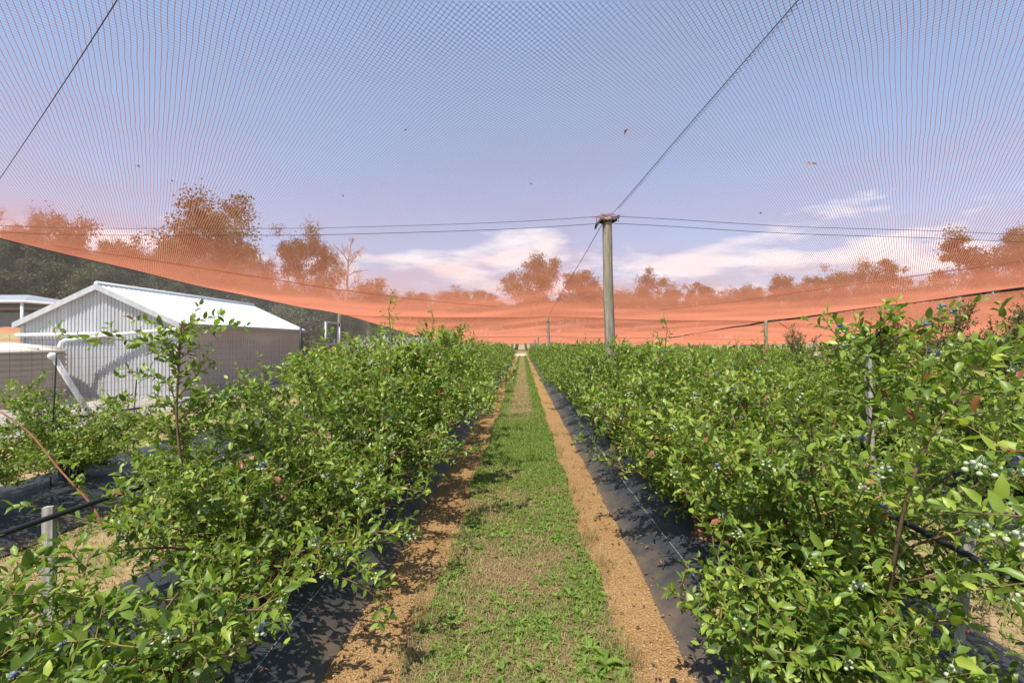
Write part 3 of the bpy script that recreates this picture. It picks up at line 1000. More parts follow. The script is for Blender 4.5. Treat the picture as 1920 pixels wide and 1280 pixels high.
for p_, k_ in (((1.20, 1.22, 1.115), 0), ((1.30, 1.21, 1.10), 2), ((1.36, 1.22, 1.10), 3), ((1.27, 1.29, 1.26), 2), ((1.36, 1.29, 1.26), 5), ((1.22, 1.17, .95), 1), ((1.30, 1.18, .96), 4)):
    link('berry_cluster', CL[k_], rb0, tuple(np.array(p_) - np.array(o)), (0, 0, k_), (1.15, 1.15, 1.15))

o = (1.52, 2.36, zmat('R1', 2.4))
B = Bush(5).grow(1.18, 1.05, 27, 14, L=0.058, step=0.023, zlow=0.13, sub=2)
B.shoot(sp(o, (1.72, 2.3, .3), (1.66, 2.25, .9), (1.69, 2.2, 1.45), (1.70, 2.2, 1.77)), .008, .030, .055, first=.5, sides=7)
B.shoot(sp(o, (1.69, 2.2, 1.42), (1.74, 2.2, 1.58), (1.90, 2.2, 1.70), (2.05, 2.2, 1.785)), .004, .032, .055, first=.2)
B.shoot(sp(o, (1.69, 2.2, 1.3), (1.60, 2.2, 1.50), (1.50, 2.2, 1.62), (1.42, 2.2, 1.735)), .004, .030, .055, first=.2, young=.1)
B.shoot(sp(o, (1.69, 2.2, 1.5), (1.78, 2.18, 1.60), (1.88, 2.15, 1.58)), .0035, .03, .055)
B.shoot(sp(o, (1.69, 2.2, 1.48), (1.60, 2.18, 1.66), (1.57, 2.16, 1.72)), .0035, .026, .052)
B.shoot(sp(o, (1.69, 2.2, 1.56), (1.76, 2.2, 1.70), (1.80, 2.2, 1.74)), .0035, .026, .052)
B.shoot(sp(o, (1.55, 2.0, .3), (1.50, 1.85, .85), (1.56, 1.8, 1.2), (1.71, 1.8, 1.435), (1.836, 1.8, 1.66)), .008, .026, .06, first=.42, sides=7)
for k in range(16):      # leafy crown of the two tall shoots
    a = k * 2.4; z = 1.16 + .033 * k; ln = .16 + .10 * ((k * 7) % 5) / 5
    p = np.array([1.685, 2.21, z])
    B.shoot(sp(o, p, p + np.array([math.cos(a) * ln * .5, math.sin(a) * ln * .5, .05]), p + np.array([math.cos(a) * ln, math.sin(a) * ln, .09])), .003, .025, .060)
for k in range(10):
    a = k * 2.4; z = 1.22 + .036 * k; ln = .12 + .06 * (k % 3)
    p = np.array([1.57 + .025 * k, 1.8, z])
    B.shoot(sp(o, p, p + np.array([math.cos(a) * ln * .5, math.sin(a) * ln * .5, .05]), p + np.array([math.cos(a) * ln, math.sin(a) * ln, .09])), .003, .025, .060)
B.shoot(sp(o, (1.74, 1.8, 1.48), (1.72, 1.78, 1.56), (1.70, 1.76, 1.6)), .003, .022, .055)
B.shoot(sp(o, (1.83, 1.8, 1.6), (1.90, 1.8, 1.66), (1.93, 1.8, 1.63)), .003, .022, .055)
B.shoot(sp(o, (1.6, 2.3, .4), (1.35, 2.25, .85), (1.18, 2.2, 1.0)), .0045, .025, .053, young=.1)
B.shoot(sp(o, (1.6, 2.2, .4), (1.2, 2.1, .66), (.95, 2.1, .72)), .0045, .025, .053)
B.shoot(sp(o, (1.6, 2.1, .5), (1.45, 1.95, 1.0), (1.30, 1.9, 1.15)), .0045, .026, .055)
rb_ = build_bush(B, 'blueberry_bush', o, 'tall blueberry bush with two long shoots topping the orange net, right hedge row', G2, nb=34, toward=(-.4, -.5, .4))
for p_, k_ in (((2.03, 2.19, 1.755), 6), ((1.88, 2.17, 1.69), 6), ((1.97, 2.19, 1.775), 6), ((1.91, 2.15, 1.545), 2), ((1.89, 2.14, 1.56), 7)):
    link('berry_cluster', CL[k_], rb_, tuple(np.array(p_) - np.array(o)), (0, 0, 1.0))

o = (1.46, 3.4, zmat('R1', 3.4))
B = Bush(6).grow(1.28, 1.12, 28, 15, L=0.055, step=0.024, zlow=0.12, sub=2)
B.shoot(sp(o, (1.6, 3.4, .3), (1.58, 3.45, 1.0), (1.64, 3.5, 1.4), (1.62, 3.5, 1.62)), .006, .03, .046, first=.65)
B.shoot(sp(o, (1.5, 3.3, .3), (1.2, 3.1, .7), (.96, 3.05, .66)), .0045, .024, .05)
B.shoot(sp(o, (1.6, 3.3, .4), (1.40, 3.1, 1.0), (1.30, 3.0, 1.22)), .0045, .024, .05, young=.1)
rb3 = build_bush(B, 'blueberry_bush', o, 'blueberry bush with one thin upright shoot and dark berries, right hedge row', G2, nb=26, toward=(-.5, -.5, .3))
for p_ in ((1.58, 3.45, 1.44), (1.56, 3.42, 1.40), (1.60, 3.4, 1.27)):
    link('berry_cluster', CL[7], rb3, tuple(np.array(p_) - np.array(o)), (0, 0, 1.0))

# --- the kinds that repeat along the rows
near_kinds = []
for i in range(5):
    B = Bush(20 + i).grow(1.36, 1.02, 28, 15, L=0.062, step=0.025, zlow=0.10, sub=2)
    if i in (1, 3):
        B.shoot(np.array([[0, 0, .7], [.03, 0, 1.1], [.0, .03, 1.42], [.04, 0, 1.62 if i == 1 else 1.5]]), .005, .03, .045, first=.35, young=.1)
        B.shoot(np.array([[.02, 0, 1.15], [.14, 0, 1.32], [.22, .02, 1.40]]), .003, .028, .045, young=.1)
    near_kinds.append((B.stem.mesh('stem', STEMS), B.leaf.mesh('foliage', M['leaf']), B.tips))
twiggy = []
for i in range(3):
    B = Bush(50 + i).grow(1.85, 0.95, 26, 18, L=0.044, step=0.023, zlow=0.14, reach=0.9, bare=0.5, sub=2)
    twiggy.append((B.stem.mesh('stem', [M['cane'], M['cane']]), B.leaf.mesh('foliage', M['leaf_b']), B.tips))
far_kinds = []
for i in range(5):
    B = Bush(80 + i).grow(1.36, 1.00, 22, 14, L=0.076, step=0.038, simple=True, zlow=0.10, sides=3, reach=1.1, sub=2)
    # leaves and wood in one mesh: too small to tell apart
    Vs, k0 = B.leaf, B.stem
    n0 = Vs.n
    Vs.V += k0.V; Vs.T += k0.T
    for (k, m), fl in k0.F.items():
        Vs.F.setdefault((k, 1), []).extend([f + n0 for f in fl])
    Vs.n += k0.n
    far_kinds.append(Vs.mesh('far_bush', [M['leaf'], M['cane']]))

first_use = {}


def plant(kind, x, y, z, rz, s, label, group, nb=0, toward=(0, -1, 0)):
    r = np.random.default_rng(int(abs(x) * 1000 + y * 77))
    if kind[0] == 'far':
        ob = link('blueberry_bush', far_kinds[kind[1]], None, (x, y, z), (0, 0, rz), s)
        return tag(ob, label, 'bush', group)
    st, fo, tips = (near_kinds if kind[0] == 'near' else twiggy)[kind[1]]
    root = thing('blueberry_bush', (x, y, z), label, 'bush', group, rz)
    root.scale = s
    link('stem', st, root)
    link('foliage', fo, root)
    if nb:
        c, s_ = math.cos(-rz), math.sin(-rz)
        tw = np.array([toward[0] * c - toward[1] * s_, toward[0] * s_ + toward[1] * c, toward[2]])
        hang_berries(root, tips, nb, r, tw, 1.0)
    return root


rowinfo = {
    # row: first y, last y, step, label parts, group
    'L1': (4.5, 60, 0.98), 'R1': (4.35, 60, 0.98), 'L2': (3.45, 58, 1.15), 'R2': (4.4, 56, 1.05), 'R3': (6.3, 52, 1.1), 'R4': (9.2, 44, 1.2)}
rowname = {'L1': 'left of the grass lane', 'R1': 'right of the grass lane', 'L2': 'nearest the shed', 'R2': 'second to the right of the lane',
           'R3': 'third to the right of the lane', 'R4': 'farthest to the right of the lane'}
count = 0
for row, (y0, y1, st) in rowinfo.items():
    y = y0
    i = 0
    while y < y1:
        off = np.interp(y, [3.5, 7, 14], [0, .10, .16])
        x = {'L1': -1.50 - off * 1.9, 'R1': 1.44 + off}.get(row, ROWS[row]) + rng.normal(0, 0.06)
        rz = rng.uniform(0, 6.28)
        near = y < 11.5 if row in ('L1', 'R1') else y < 10.5
        g = 'blueberry bushes in the hedge row ' + rowname[row]
        h = rng.uniform(0.92, 1.07)
        nb = 0
        if row in ('L1', 'R1') and y < 9: nb = 14 if y < 6.5 else 7
        if row == 'R2' and y < 7: nb = 10
        kind = ('near', int(rng.integers(5))) if near else ('far', int(rng.integers(5)))
        if row == 'R3' and y < 12: kind = ('twiggy', int(rng.integers(3))); h *= 1.0
        if row == 'R4' and y < 14: kind = ('twiggy', int(rng.integers(3))); h *= 0.98
        if row == 'L2':
            h *= 0.92 if y > 5.5 else 0.80
            if 5.0 < y < 10.2:      # the gap that shows the tank and the shed
                y += st; i += 1
                continue
        if row == 'L1': h *= 1.06
        if row == 'L1' and abs(y - 5.6) < .5: kind = ('near', 1); h *= 1.12
        if row == 'L1' and abs(y - 8.6) < .5: kind = ('near', 1); h *= 1.26
        if row == 'R1' and abs(y - 5.4) < .5: kind = ('near', 1); h *= 1.08
        if kind[0] == 'twiggy' and y < 9: h *= 1.16
        if y > 44: h *= 1 - 0.35 * (y - 44) / 16
        if kind[0] == 'far':
            lab = 'far blueberry bush in the hedge row ' + rowname[row]
        elif kind[0] == 'twiggy':
            lab = 'tall twiggy bush in the hedge row ' + rowname[row]
        else:
            lab = 'nearer green bush in the hedge row ' + rowname[row]
        s3 = (h * rng.uniform(.96, 1.08), h * rng.uniform(.96, 1.08), h)
        plant(kind, x, y, zmat(row, y), rz, s3, lab, g, nb, (0.6 if row[0] == 'L' else -0.6, -0.5, 0.35))
        count += 1
        y += st * rng.uniform(0.9, 1.1); i += 1
print('bushes', count)

# brown mulch in the planting holes
b = MB()
for (x, y) in ((-1.55, 2.62), (1.52, 2.36), (1.12, 1.74), (-1.50, 3.6), (1.46, 3.4), (-1.55, 1.5)):
    m = 420
    q = .2 * rng.random(m) ** .5 * rng.uniform(.6, 1.1, m); a = rng.uniform(0, 6.28, m)
    px, py = x + q * np.cos(a), y + q * np.sin(a)
    rx = min(ROWS.values(), key=lambda v: abs(v - x))
    pz = gh(0, py) + .012 + mat_height(px - rx) * (1 + 0.10 * wob(py * 1.3 + px * 2, 2.2, rx)) + .012
    scatter_lumps(b, np.c_[px, py, pz], rng.uniform(.006, .022, m))
tag(b.obj('mulch', M['mulch']), 'brown crumbly mulch around the bush stems on the weed mats', 'mulch', kind='stuff')

# ------------------------------------------------------------------ irrigation pipes, stakes, rods
def pipe(name, pts, r, label, group, clips=()):
    b = MB()
    P = smoothline(pts, 12)
    b.tube(P, r, 10)
    o = tag(b.obj(name, M['pipe']), label, 'pipe', group)
    if len(clips):
        for c in clips:
            k = int(np.argmin(np.abs(P[:, 1] - c)))
            k = min(max(k, 1), len(P) - 2)
            d = nrm(P[k + 1] - P[k - 1])
            bb = MB()
            bb.tube(np.array([P[k] - d * .012, P[k] - d * .004, P[k] + d * .004, P[k] + d * .012]), np.array([r * 1.2, r * 1.5, r * 1.5, r * 1.2]), 10)
            bb.obj('pipe_clamp', M['dark_steel'], o)
    return o


GP = 'black irrigation pipes strung along the rows'


def sagrow(x, z, ys, amp, ph):
    return [(x + 0.03 * math.sin(y * 1.1 + ph), y, z + float(gh(0, y)) - amp * abs(math.sin(y * 0.55 + ph))) for y in ys]


pipe('irrigation_pipe', [(-2.15, .7, .80), (-2.14, 1.3, .815), (-2.13, 2.1, .81), (-1.98, 3.0, .82), (-1.9, 4.0, .82)] + sagrow(-1.88, .82, np.arange(5.5, 58, 3), .06, .4), .013,
     'thick black irrigation pipe on the near left stake, left hedge row', GP, (1.55, 2.45, 3.1, 3.7))
pipe('irrigation_pipe', [(1.74, .6, .74), (1.73, 1.2, .76), (1.72, 1.7, .775), (1.70, 2.2, .80)] + sagrow(1.72, .82, np.arange(3.5, 58, 3), .05, 1.0), .013,
     'black irrigation pipe beside the leaning grey stake, right hedge row', GP, (1.75,))
pipe('irrigation_pipe', sagrow(-4.95, .80, np.arange(2.5, 58, 2.5), .05, .2), .013, 'black irrigation pipe crossing before the beige tank', GP, (5.1,))
pipe('irrigation_pipe', sagrow(4.45, .82, np.arange(2.5, 56, 2.5), .05, .9), .013, 'black irrigation pipe on short rusty post, second row on right', GP, (4.8, 5.6))
pipe('irrigation_pipe', sagrow(5.9, .85, np.arange(4.5, 30, 2.5), .04, 1.9), .012, 'black irrigation pipe behind the short rusty post', GP)
pipe('drip_hose', [(.80, 1.52, .03), (.735, 1.75, .035), (.705, 1.95, .03), (.70, 2.14, .025)], .016, 'loose grey black hose end lying on the soil', None)


def stake(name, x, y, top, wd, dp, label, group, lean=(0, 0), mat='stake', seed=0, zb=None):
    r = np.random.default_rng(seed)
    zb = zmat('', y, min(abs(x - min(ROWS.values(), key=lambda v: abs(v - x))), .8)) - .05 if zb is None else zb
    b = MB()
    n = 9
    ring0 = np.array([[-.5, -.5], [-.12, -.56], [.3, -.5], [.5, -.42], [.52, 0.1], [.46, .5], [0, .54], [-.46, .48], [-.55, .05]]) * np.array([wd, dp])
    k = len(ring0)
    V = []
    for i in range(n):
        t = i / (n - 1)
        q = ring0 * (1 - .06 * t) + r.normal(0, wd * .025, ring0.shape)
        z = zb + (top - zb) * t + (r.normal(0, wd * .10, k) if i == n - 1 else 0)
        V.append(np.c_[q[:, 0] + x + lean[0] * (t - 1), q[:, 1] + y + lean[1] * (t - 1), np.broadcast_to(z, (k,))])
    V = np.vstack(V)
    Q = [[i * k + j, i * k + (j + 1) % k, (i + 1) * k + (j + 1) % k, (i + 1) * k + j] for i in range(n - 1) for j in range(k)]
    b.add(V, Q, [[(n - 1) * k + j for j in range(k)]])
    return tag(b.obj(name, M[mat], smooth=False), label, 'stake', group)


GS = 'timber stakes along the hedge rows'
stake('timber_stake', -2.19, 2.06, .84, .052, .030, 'weathered grey split stake holding the black pipe, left foreground', GS, seed=1)
stake('timber_stake', 1.93, 2.02, .765, .052, .034, 'weathered grey split stake leaning among berries, right foreground', GS, lean=(.09, .02), seed=2)
stake('timber_stake', 1.95, 2.62, 1.53, .030, .026, 'pale stake behind the tall shoots of the right hedge row', GS, lean=(-.05, 0), seed=3)
stake('timber_stake', 1.96, 5.4, 1.46, .032, .03, 'thin brown stake rising left of the wooden post, right hedge row', GS, lean=(-.03, 0), seed=4)
stake('timber_stake', 4.55, 5.35, 1.10, .040, .03, 'thin grey stake in front of the second hedge row on right', GS, lean=(.05, 0), seed=5)
stake('timber_stake', 4.72, 4.34, 1.38, .040, .035, 'grey stake at the right edge beside white berries', GS, lean=(.03, 0), seed=6)
stake('rusty_post', 4.62, 4.65, .88, .075, .05, 'short rusty red post carrying the second black pipe', None, mat='rust', seed=7)
stake('timber_stake', 1.72, 3.62, 1.28, .028, .025, 'dark thin stake below the upright shoot with dark berries', GS, lean=(.03, 0), seed=8)


def rod(name, pts, r, mat, label, cat, group=None):
    b = MB()
    b.tube(smoothline(pts, 8), r, 7)
    return tag(b.obj(name, M[mat]), label, cat, group)


GR = 'thin dark sprinkler rods'
rod('sprinkler_rod', [(-4.62, 4.35, .2), (-4.60, 4.35, .7), (-4.53, 4.32, 1.50)], .0065, 'dark_steel', 'thin dark rod in front of the beige tank', 'rod', GR)
rod('sprinkler_rod', [(-4.75, 5.45, .2), (-4.74, 5.45, .8), (-4.70, 5.45, 1.30)], .0065, 'dark_steel', 'thin dark rod in front of the white shed gable', 'rod', GR)
rod('bent_cane', [(-3.0, 2.55, 1.20), (-2.72, 2.45, 1.10), (-2.4, 2.3, .95), (-2.13, 2.2, .80), (-2.02, 2.15, .70)], .0048, 'rust', 'rust brown bare cane leaning across the left pipe', 'cane')

# ------------------------------------------------------------------ net posts
def wood_post(x, y, top, r0, r1, label, group, dx=0.0, cap=False, rr=0):
    r = np.random.default_rng(int(x * 10 + y * 3) % 991)
    root = thing('wooden_post', (x, y, float(gh(x, y))), label, 'post', group)
    b = MB()
    n = 26; sd = 18
    t = np.linspace(0, 1, n)
    H = top - float(gh(x, y))
    P = np.c_[dx * (1 - t) + .012 * np.sin(t * 5 + x), .010 * np.sin(t * 4 + y), H * t]
    th = np.linspace(0, 2 * math.pi, sd, endpoint=False)
    lump = 1 + .05 * np.sin(3 * th + 1) + .035 * np.sin(7 * th + 2)
    V = []
    for i in range(n):
        rad = (r0 + (r1 - r0) * t[i]) * lump * (1 + .02 * np.sin(t[i] * 23 + 2 * th)) * (1 + r.normal(0, .006, sd))
        V.append(np.c_[P[i, 0] + np.cos(th) * rad, P[i, 1] + np.sin(th) * rad, np.full(sd, P[i, 2])])
    Q = [[i * sd + j, i * sd + (j + 1) % sd, (i + 1) * sd + (j + 1) % sd, (i + 1) * sd + j] for i in range(n - 1) for j in range(sd)]
    b.add(np.vstack(V), Q, [[(n - 1) * sd + j for j in range(sd)]])
    b.obj('post_body', M['post'], root)
    return root, P[-1]


GPST = 'wooden posts holding up the net'
XP = 1.40
main_post, ptop = wood_post(XP, 7.6, 3.66, .092, .074, 'tall thick wooden post with black rubber cap, right hedge row', GPST, dx=.10)
# the rubber cap: a slice of tyre bent over the post top
b = MB()
u = np.linspace(-1, 1, 15); v = np.linspace(-1, 1, 7)
U, Vv = np.meshgrid(u, v, indexing='ij')
for off in (0,):
    X = U * .19; Y = Vv * .11
    Z = 3.70 + .035 * np.abs(U) ** 2 * 1.4 - .05 * Vv ** 2 - np.clip(-U - .55, 0, 1) * .33
    Vt = np.c_[X.ravel(), Y.ravel(), Z.ravel()]; Vb = Vt - np.array([0, 0, .018])
    nx, ny = U.shape; m_ = nx * ny
    i, j = np.meshgrid(np.arange(nx - 1), np.arange(ny - 1), indexing='ij'); i = i.ravel(); j = j.ravel()
    Qt = np.c_[i * ny + j, (i + 1) * ny + j, (i + 1) * ny + j + 1, i * ny + j + 1]
    side = [[k * ny, k * ny + m_, (k + 1) * ny + m_, (k + 1) * ny] for k in range(nx - 1)] + [[k * ny + ny - 1, (k + 1) * ny + ny - 1, (k + 1) * ny + ny - 1 + m_, k * ny + ny - 1 + m_] for k in range(nx - 1)] + \
           [[k, k + 1, k + 1 + m_, k + m_] for k in range(ny - 1)] + [[(nx - 1) * ny + k, (nx - 1) * ny + k + m_, (nx - 1) * ny + k + 1 + m_, (nx - 1) * ny + k + 1] for k in range(ny - 1)]
    b.add(np.vstack([Vt, Vb]), Qt, Qt[:, ::-1] + m_, side)
cap = b.obj('rubber_cap', M['rubber'], main_post)
for k in range(7):
    x_ = -.19 + .06 * k
    b = MB()
    b.tube(np.array([[x_, -.10, 3.60 + (.02 if k else -.1)], [x_, -.113, 3.64], [x_, -.10, 3.69]]), .006, 5)
    b.obj('nail', M['rust'], cap)
wood_post(XP, 25.5, 3.09, .085, .065, 'second wooden post along the right hedge row, where the net dips', GPST, dx=.16)
wood_post(XP, 41, 2.20, .085, .07, 'third wooden post along the right hedge row, far end', GPST)
for y_, z_ in ((47.5, 1.98), (53, 1.78), (57.5, 1.6)):
    wood_post(XP - .1, y_, z_, .08, .07, 'small distant wooden post at the end of the right hedge row', GPST)
wood_post(13.2, 25, 2.77, .10, .085, 'grey wooden post under the laced seam, right side', GPST)
wood_post(20.1, 33, 1.72, .11, .10, 'short distant post beyond the seam on right', GPST)
wood_post(-10.15, 25, 3.2, .11, .10, 'corner post beside the grey gate where the net edge bends', GPST)
wood_post(-10.1, 42, 2.35, .12, .11, 'pale post under the left net edge beyond the gate', GPST)
wood_post(-10.1, 57, 1.75, .12, .11, 'distant post under the left net edge near white end netting', GPST)

# ------------------------------------------------------------------ the net
YA, YB, YC, YD = 7.6, 25.3, 41.5, 58.0
XL, X0, XR = -10.1, XP, 13.2
fy = [-8, 0, YA, YB, YC, YD]
fL = np.array([3.80, 3.80, 3.66, 3.20, 2.36, 1.62])
f0 = np.array([3.98, 3.86, 3.70, 3.09, 2.22, 1.50])
fR = np.array([3.55, 3.40, 3.20, 2.77, 2.05, 1.42])


def net_z(x, y):
    x = np.asarray(x, float); y = np.asarray(y, float)
    zL, z0, zR = (np.interp(y, fy, f) for f in (fL, f0, fR))
    left = x <= X0
    s = np.where(left, (x - XL) / (X0 - XL), np.clip((x - X0) / (XR - X0), 0, None))
    z = np.where(left, zL + (z0 - zL) * s, z0 + (zR - z0) * s)
    sc = np.clip(s, 0, 1)
    z = z - np.where(left, .15, .06) * 4 * sc * (1 - sc)
    # sag between the cross cables
    k = np.searchsorted([YA, YB, YC], y)
    lo = np.array([-8, YA, YB, YC])[np.clip(k, 0, 3)]; hi = np.array([YA, YB, YC, YD])[np.clip(k, 0, 3)]
    t = np.clip((y - lo) / (hi - lo), 0, 1)
    amp = np.array([.02, .14, .14, .10])[np.clip(k, 0, 3)]
    z = z - amp * 4 * t * (1 - t) * (0.25 + 0.75 * 4 * sc * (1 - sc)) - np.where(k == 1, .09 * np.clip((-4 - x) / 6, 0, 1), 0) * 4 * t * (1 - t)
    z = z + 0.012 * np.sin(x * 1.3 + y * .7) * np.sin(y * .9 + x * .2)
    z = z + np.clip((y - YA) / 12, 0, 1) * (0.022 * np.sin(x * 1.1 + 2 * np.sin(y * .21)) * np.sin(y * .55 + .3 * x) + 0.014 * np.sin(y * 1.15 + 1.5 * np.sin(x * .4)))
    return z


def net_sheet(name, xs, ys, zf, parent):
    X, Y = np.meshgrid(xs, ys, indexing='ij')
    Z = zf(X, Y)
    nx, ny = X.shape
    i, j = np.meshgrid(np.arange(nx - 1), np.arange(ny - 1), indexing='ij'); i = i.ravel(); j = j.ravel()
    b = MB()
    b.add(np.c_[X.ravel(), Y.ravel(), Z.ravel()], np.c_[i * ny + j, (i + 1) * ny + j, (i + 1) * ny + j + 1, i * ny + j + 1])
    return b.obj(name, M['net'], parent)


net = thing('bird_net', (0, 0, 0), 'orange bird net roof stretched over the hedge rows and lane', 'bird net', 'orange bird nets')
net_sheet('canopy', np.unique(np.r_[np.linspace(XL, X0, 40), np.linspace(X0, XR, 40)]), np.unique(np.r_[np.linspace(-6, YA, 30), np.linspace(YA, YB, 40), np.linspace(YB, YC, 30), np.linspace(YC, YD, 24)]), net_z, net)


def on_net(pts, dz=-.012, n=14):
    P = smoothline([(x, y, 0) for x, y in pts], n)
    P[:, 2] = net_z(P[:, 0], P[:, 1]) + dz
    return P


# rope edge, seams and stitched joins of the net
b = MB(); yy = np.linspace(-6, YD, 120)
b.tube(np.c_[np.full(120, XL), yy, net_z(np.full(120, XL), yy)], .016, 6)
b.obj('edge_rope', M['seam_dark'], net)
b = MB()
b.tube(on_net([(-9.4, 8.9), (-7.5, 10.9), (-4.2, 15.5), (-1.1, 19.2)]), .010, 5)
b.obj('seam', M['seam'], net)
b = MB()
b.tube(on_net([(5.8, 19.2), (8, 13.5), (9.7, 9.2), (11, 7.2)]), .010, 5)
b.obj('seam', M['seam'], net)
# laced cells beside the long cable: a zigzag of thicker cord
b = MB()
ys_ = np.arange(-.5, 7.2, .052)
for sgn in (1, -1):
    xs_ = 1.48 + .075 * (7.6 - ys_) * .8 + .0215 * sgn * (1 - 2 * (np.arange(len(ys_)) % 2))
    b.tube(np.c_[xs_, ys_, net_z(xs_, ys_) - .004], .0012, 4)
b.obj('lacing', M['seam_dark'], net)
# gathered net about the post top
b = MB()
r_ = np.random.default_rng(3)
for k in range(22):
    a = r_.uniform(0, 6.28); l = r_.uniform(.08, .22)
    p0 = np.array([XP + r_.uniform(-.12, .12), 7.6 + r_.uniform(-.08, .08), 3.735])
    p2 = np.array([XP + math.cos(a) * l * 1.6, 7.6 + math.sin(a) * l, 0]); p2[2] = net_z(p2[0], p2[1]) + .002
    p1 = (p0 + p2) / 2 + np.array([0, 0, -.02 + r_.uniform(-.02, .03)])
    b.tube(smoothline([p0, p1, p2], 4), r_.uniform(.0015, .004), 4)
b.obj('gathered_cord', M['seam'], net)


def net2_z(x, y):
    zR = net_z(np.full_like(x, XR), y)
    s = (x - XR)
    return zR - 0.055 * s * np.clip(1.6 - y / 40, .3, 1.6) + .0011 * s ** 2 - .10 * np.abs(np.sin(y * math.pi / 17))


net2 = thing('bird_net', (0, 0, 0), 'lower orange bird net beyond the laced seam on right', 'bird net', 'orange bird nets')
net_sheet('canopy', np.linspace(XR, 36, 30), np.linspace(2, 60, 60), net2_z, net2)
b = MB(); yy = np.linspace(2, YD, 100)
zz = net_z(np.full(100, XR), yy) - .015
b.tube(np.c_[np.full(100, XR), yy, zz], .018, 6)
for k in range(0, 100, 1):
    if yy[k] < 25:
        b.tube(np.array([[XR - .03, yy[k], zz[k] + .05], [XR, yy[k] + .05, zz[k] - .05]]), .012, 4)
b.obj('laced_edge', M['seam_dark'], net2)
for (xa, ya, xb, yb) in ((13.6, 24.5, 20.1, 33), (14, 40, 34, 41), (14, 56, 35, 57), (20, 33, 35, 31)):
    b = MB()
    t = np.linspace(0, 1, 20); X = xa + (xb - xa) * t; Y = ya + (yb - ya) * t
    b.tube(np.c_[X, Y, net2_z(X, Y) - .02], .02, 5)
    b.obj('seam', M['seam'], net2)


def cable(pts, r, label, mat='cable'):
    b = MB(); b.tube(np.asarray(pts), r, 6)
    return tag(b.obj('support_cable', M[mat]), label, 'cable', 'support cables under the net')


def cross(xs, y, dz):
    xs = np.asarray(xs, float)
    return np.c_[xs, np.full(len(xs), y), net_z(xs, np.full(len(xs), y)) + dz]


xs_ = np.linspace(XL, XR, 60)
cable(cross(xs_, YA - .03, -.012), .0042, 'upper of the two dark cables meeting at the capped post')
cable(cross(xs_, YA + .02, -.115), .0042, 'lower of the two dark cables meeting at the capped post')
cable(cross(xs_, YB, -.03), .020, 'net covered cable over the second wooden post', 'seam')
cable(cross(xs_, YC, -.03), .026, 'net covered cable over the third wooden post', 'seam')
cable(cross(xs_, YD, -.01), .03, 'net edge cable at the far end of the rows', 'seam')
yy = np.linspace(-5, YA, 40); xx = 1.45 + .062 * (YA - yy)
cable(np.c_[xx, yy, net_z(xx, yy) - .01], .0032, 'long dark overhead cable running to the capped post')
yy = np.linspace(YA, YB, 40)
cable(np.c_[np.full(40, XP), yy, net_z(np.full(40, XP), yy) - .01], .006, 'cable from the capped post down to the second post')
t = np.linspace(0, 1, 30); xx = -1.2 - 8.9 * t; yy = 1.8 + 6.16 * t
cable(np.c_[xx, yy, net_z(xx, yy) - .01], .0034, 'slanting dark overhead cable at top left')

# leaves caught on the net
for k, (x, y, s_) in enumerate(((-6.05, 5.05, .035), (1.05, 4.6, .03), (3.25, 5.2, .05), (-4.3, 4.95, .03), (-2.4, 6.0, .022), (4.4, 3.55, .03), (3.6, 7.0, .03), (.1, 5.9, .02), (-1.1, 4.3, .02))):
    b = MB()
    a = k * 1.9
    P = np.array([[x, y, float(net_z(x, y)) - .012]])
    leaves(b, P, np.array([[math.cos(a), math.sin(a), -.2]]), np.array([[0.3, -.6, .8]]), np.array([s_ * 1.8]), np.array([.5]), curl=3.0)
    leaves(b, P + .01, np.array([[math.cos(a + 2), math.sin(a + 2), -.3]]), np.array([[-.3, -.6, .8]]), np.array([s_ * 1.2]), np.array([.5]), curl=3.0)
    tag(b.obj('dead_leaf', M['dry_leaf']), 'dry brown dead leaf caught on the net overhead', 'leaf', 'dead leaves caught on the net')

# side net hanging from the left edge
b = MB()
yy = np.linspace(2, YD, 90)
top = net_z(np.full(90, XL), yy) - .01
V = []; n_ = 90
for q in range(5):
    f_ = q / 4
    V.append(np.c_[XL - .02 - .05 * np.sin(yy * 1.7) * f_ * (1 - f_) * 4, yy, top * (1 - f_) + gh(0, yy) * f_])
Q = [[q * n_ + i, (q + 1) * n_ + i, (q + 1) * n_ + i + 1, q * n_ + i + 1] for q in range(4) for i in range(n_ - 1)]
b.add(np.vstack(V), Q)
tag(b.obj('side_net', M['veil']), 'pale grey side net hanging from the orange net edge on left', 'side net')

# wire fence along the inside of the side net
fence = thing('wire_fence', (-9.95, 0, 0), 'rectangular wire mesh fence before the shed and tank', 'fence')
b = MB()
for y in np.arange(6, 22.8, .2):
    b.box((0, y, .9 + float(gh(0, y))), (.003, .003, 1.8))
for z in np.arange(.1, 1.85, .2):
    b.tube(np.array([[0.004, 6, z - .03], [0.004, 14, z - .07], [0.004, 22.8, z - .11]]), .002, 4)
b.obj('wire_mesh', M['dark_steel'], fence)
for y, h_ in ((20.3, 2.34),):
    b = MB(); b.tube(np.array([[-.06, y, -.1], [-.06, y, h_]]), .05 if y > 20 else .03, 10)
    b.obj('fence_post', M['dark_steel'], fence)

# white brace with a round knob, in front of the tank
br = thing('pipe_brace', (-10.02, 10.3, float(gh(0, 10.3))), 'slanting white pipe brace with round knob before the tank', 'brace')
b = MB(); b.tube(np.array([[.0, 0, .0], [-.03, -.75, 1.30]]), .055, 12); b.obj('brace_tube', M['white_pvc'], br)
b = MB(); b.add(ICO1_V * .085 + np.array([-.03, -.80, 1.36]), ICO1_F); b.obj('knob', M['white_pvc'], br)

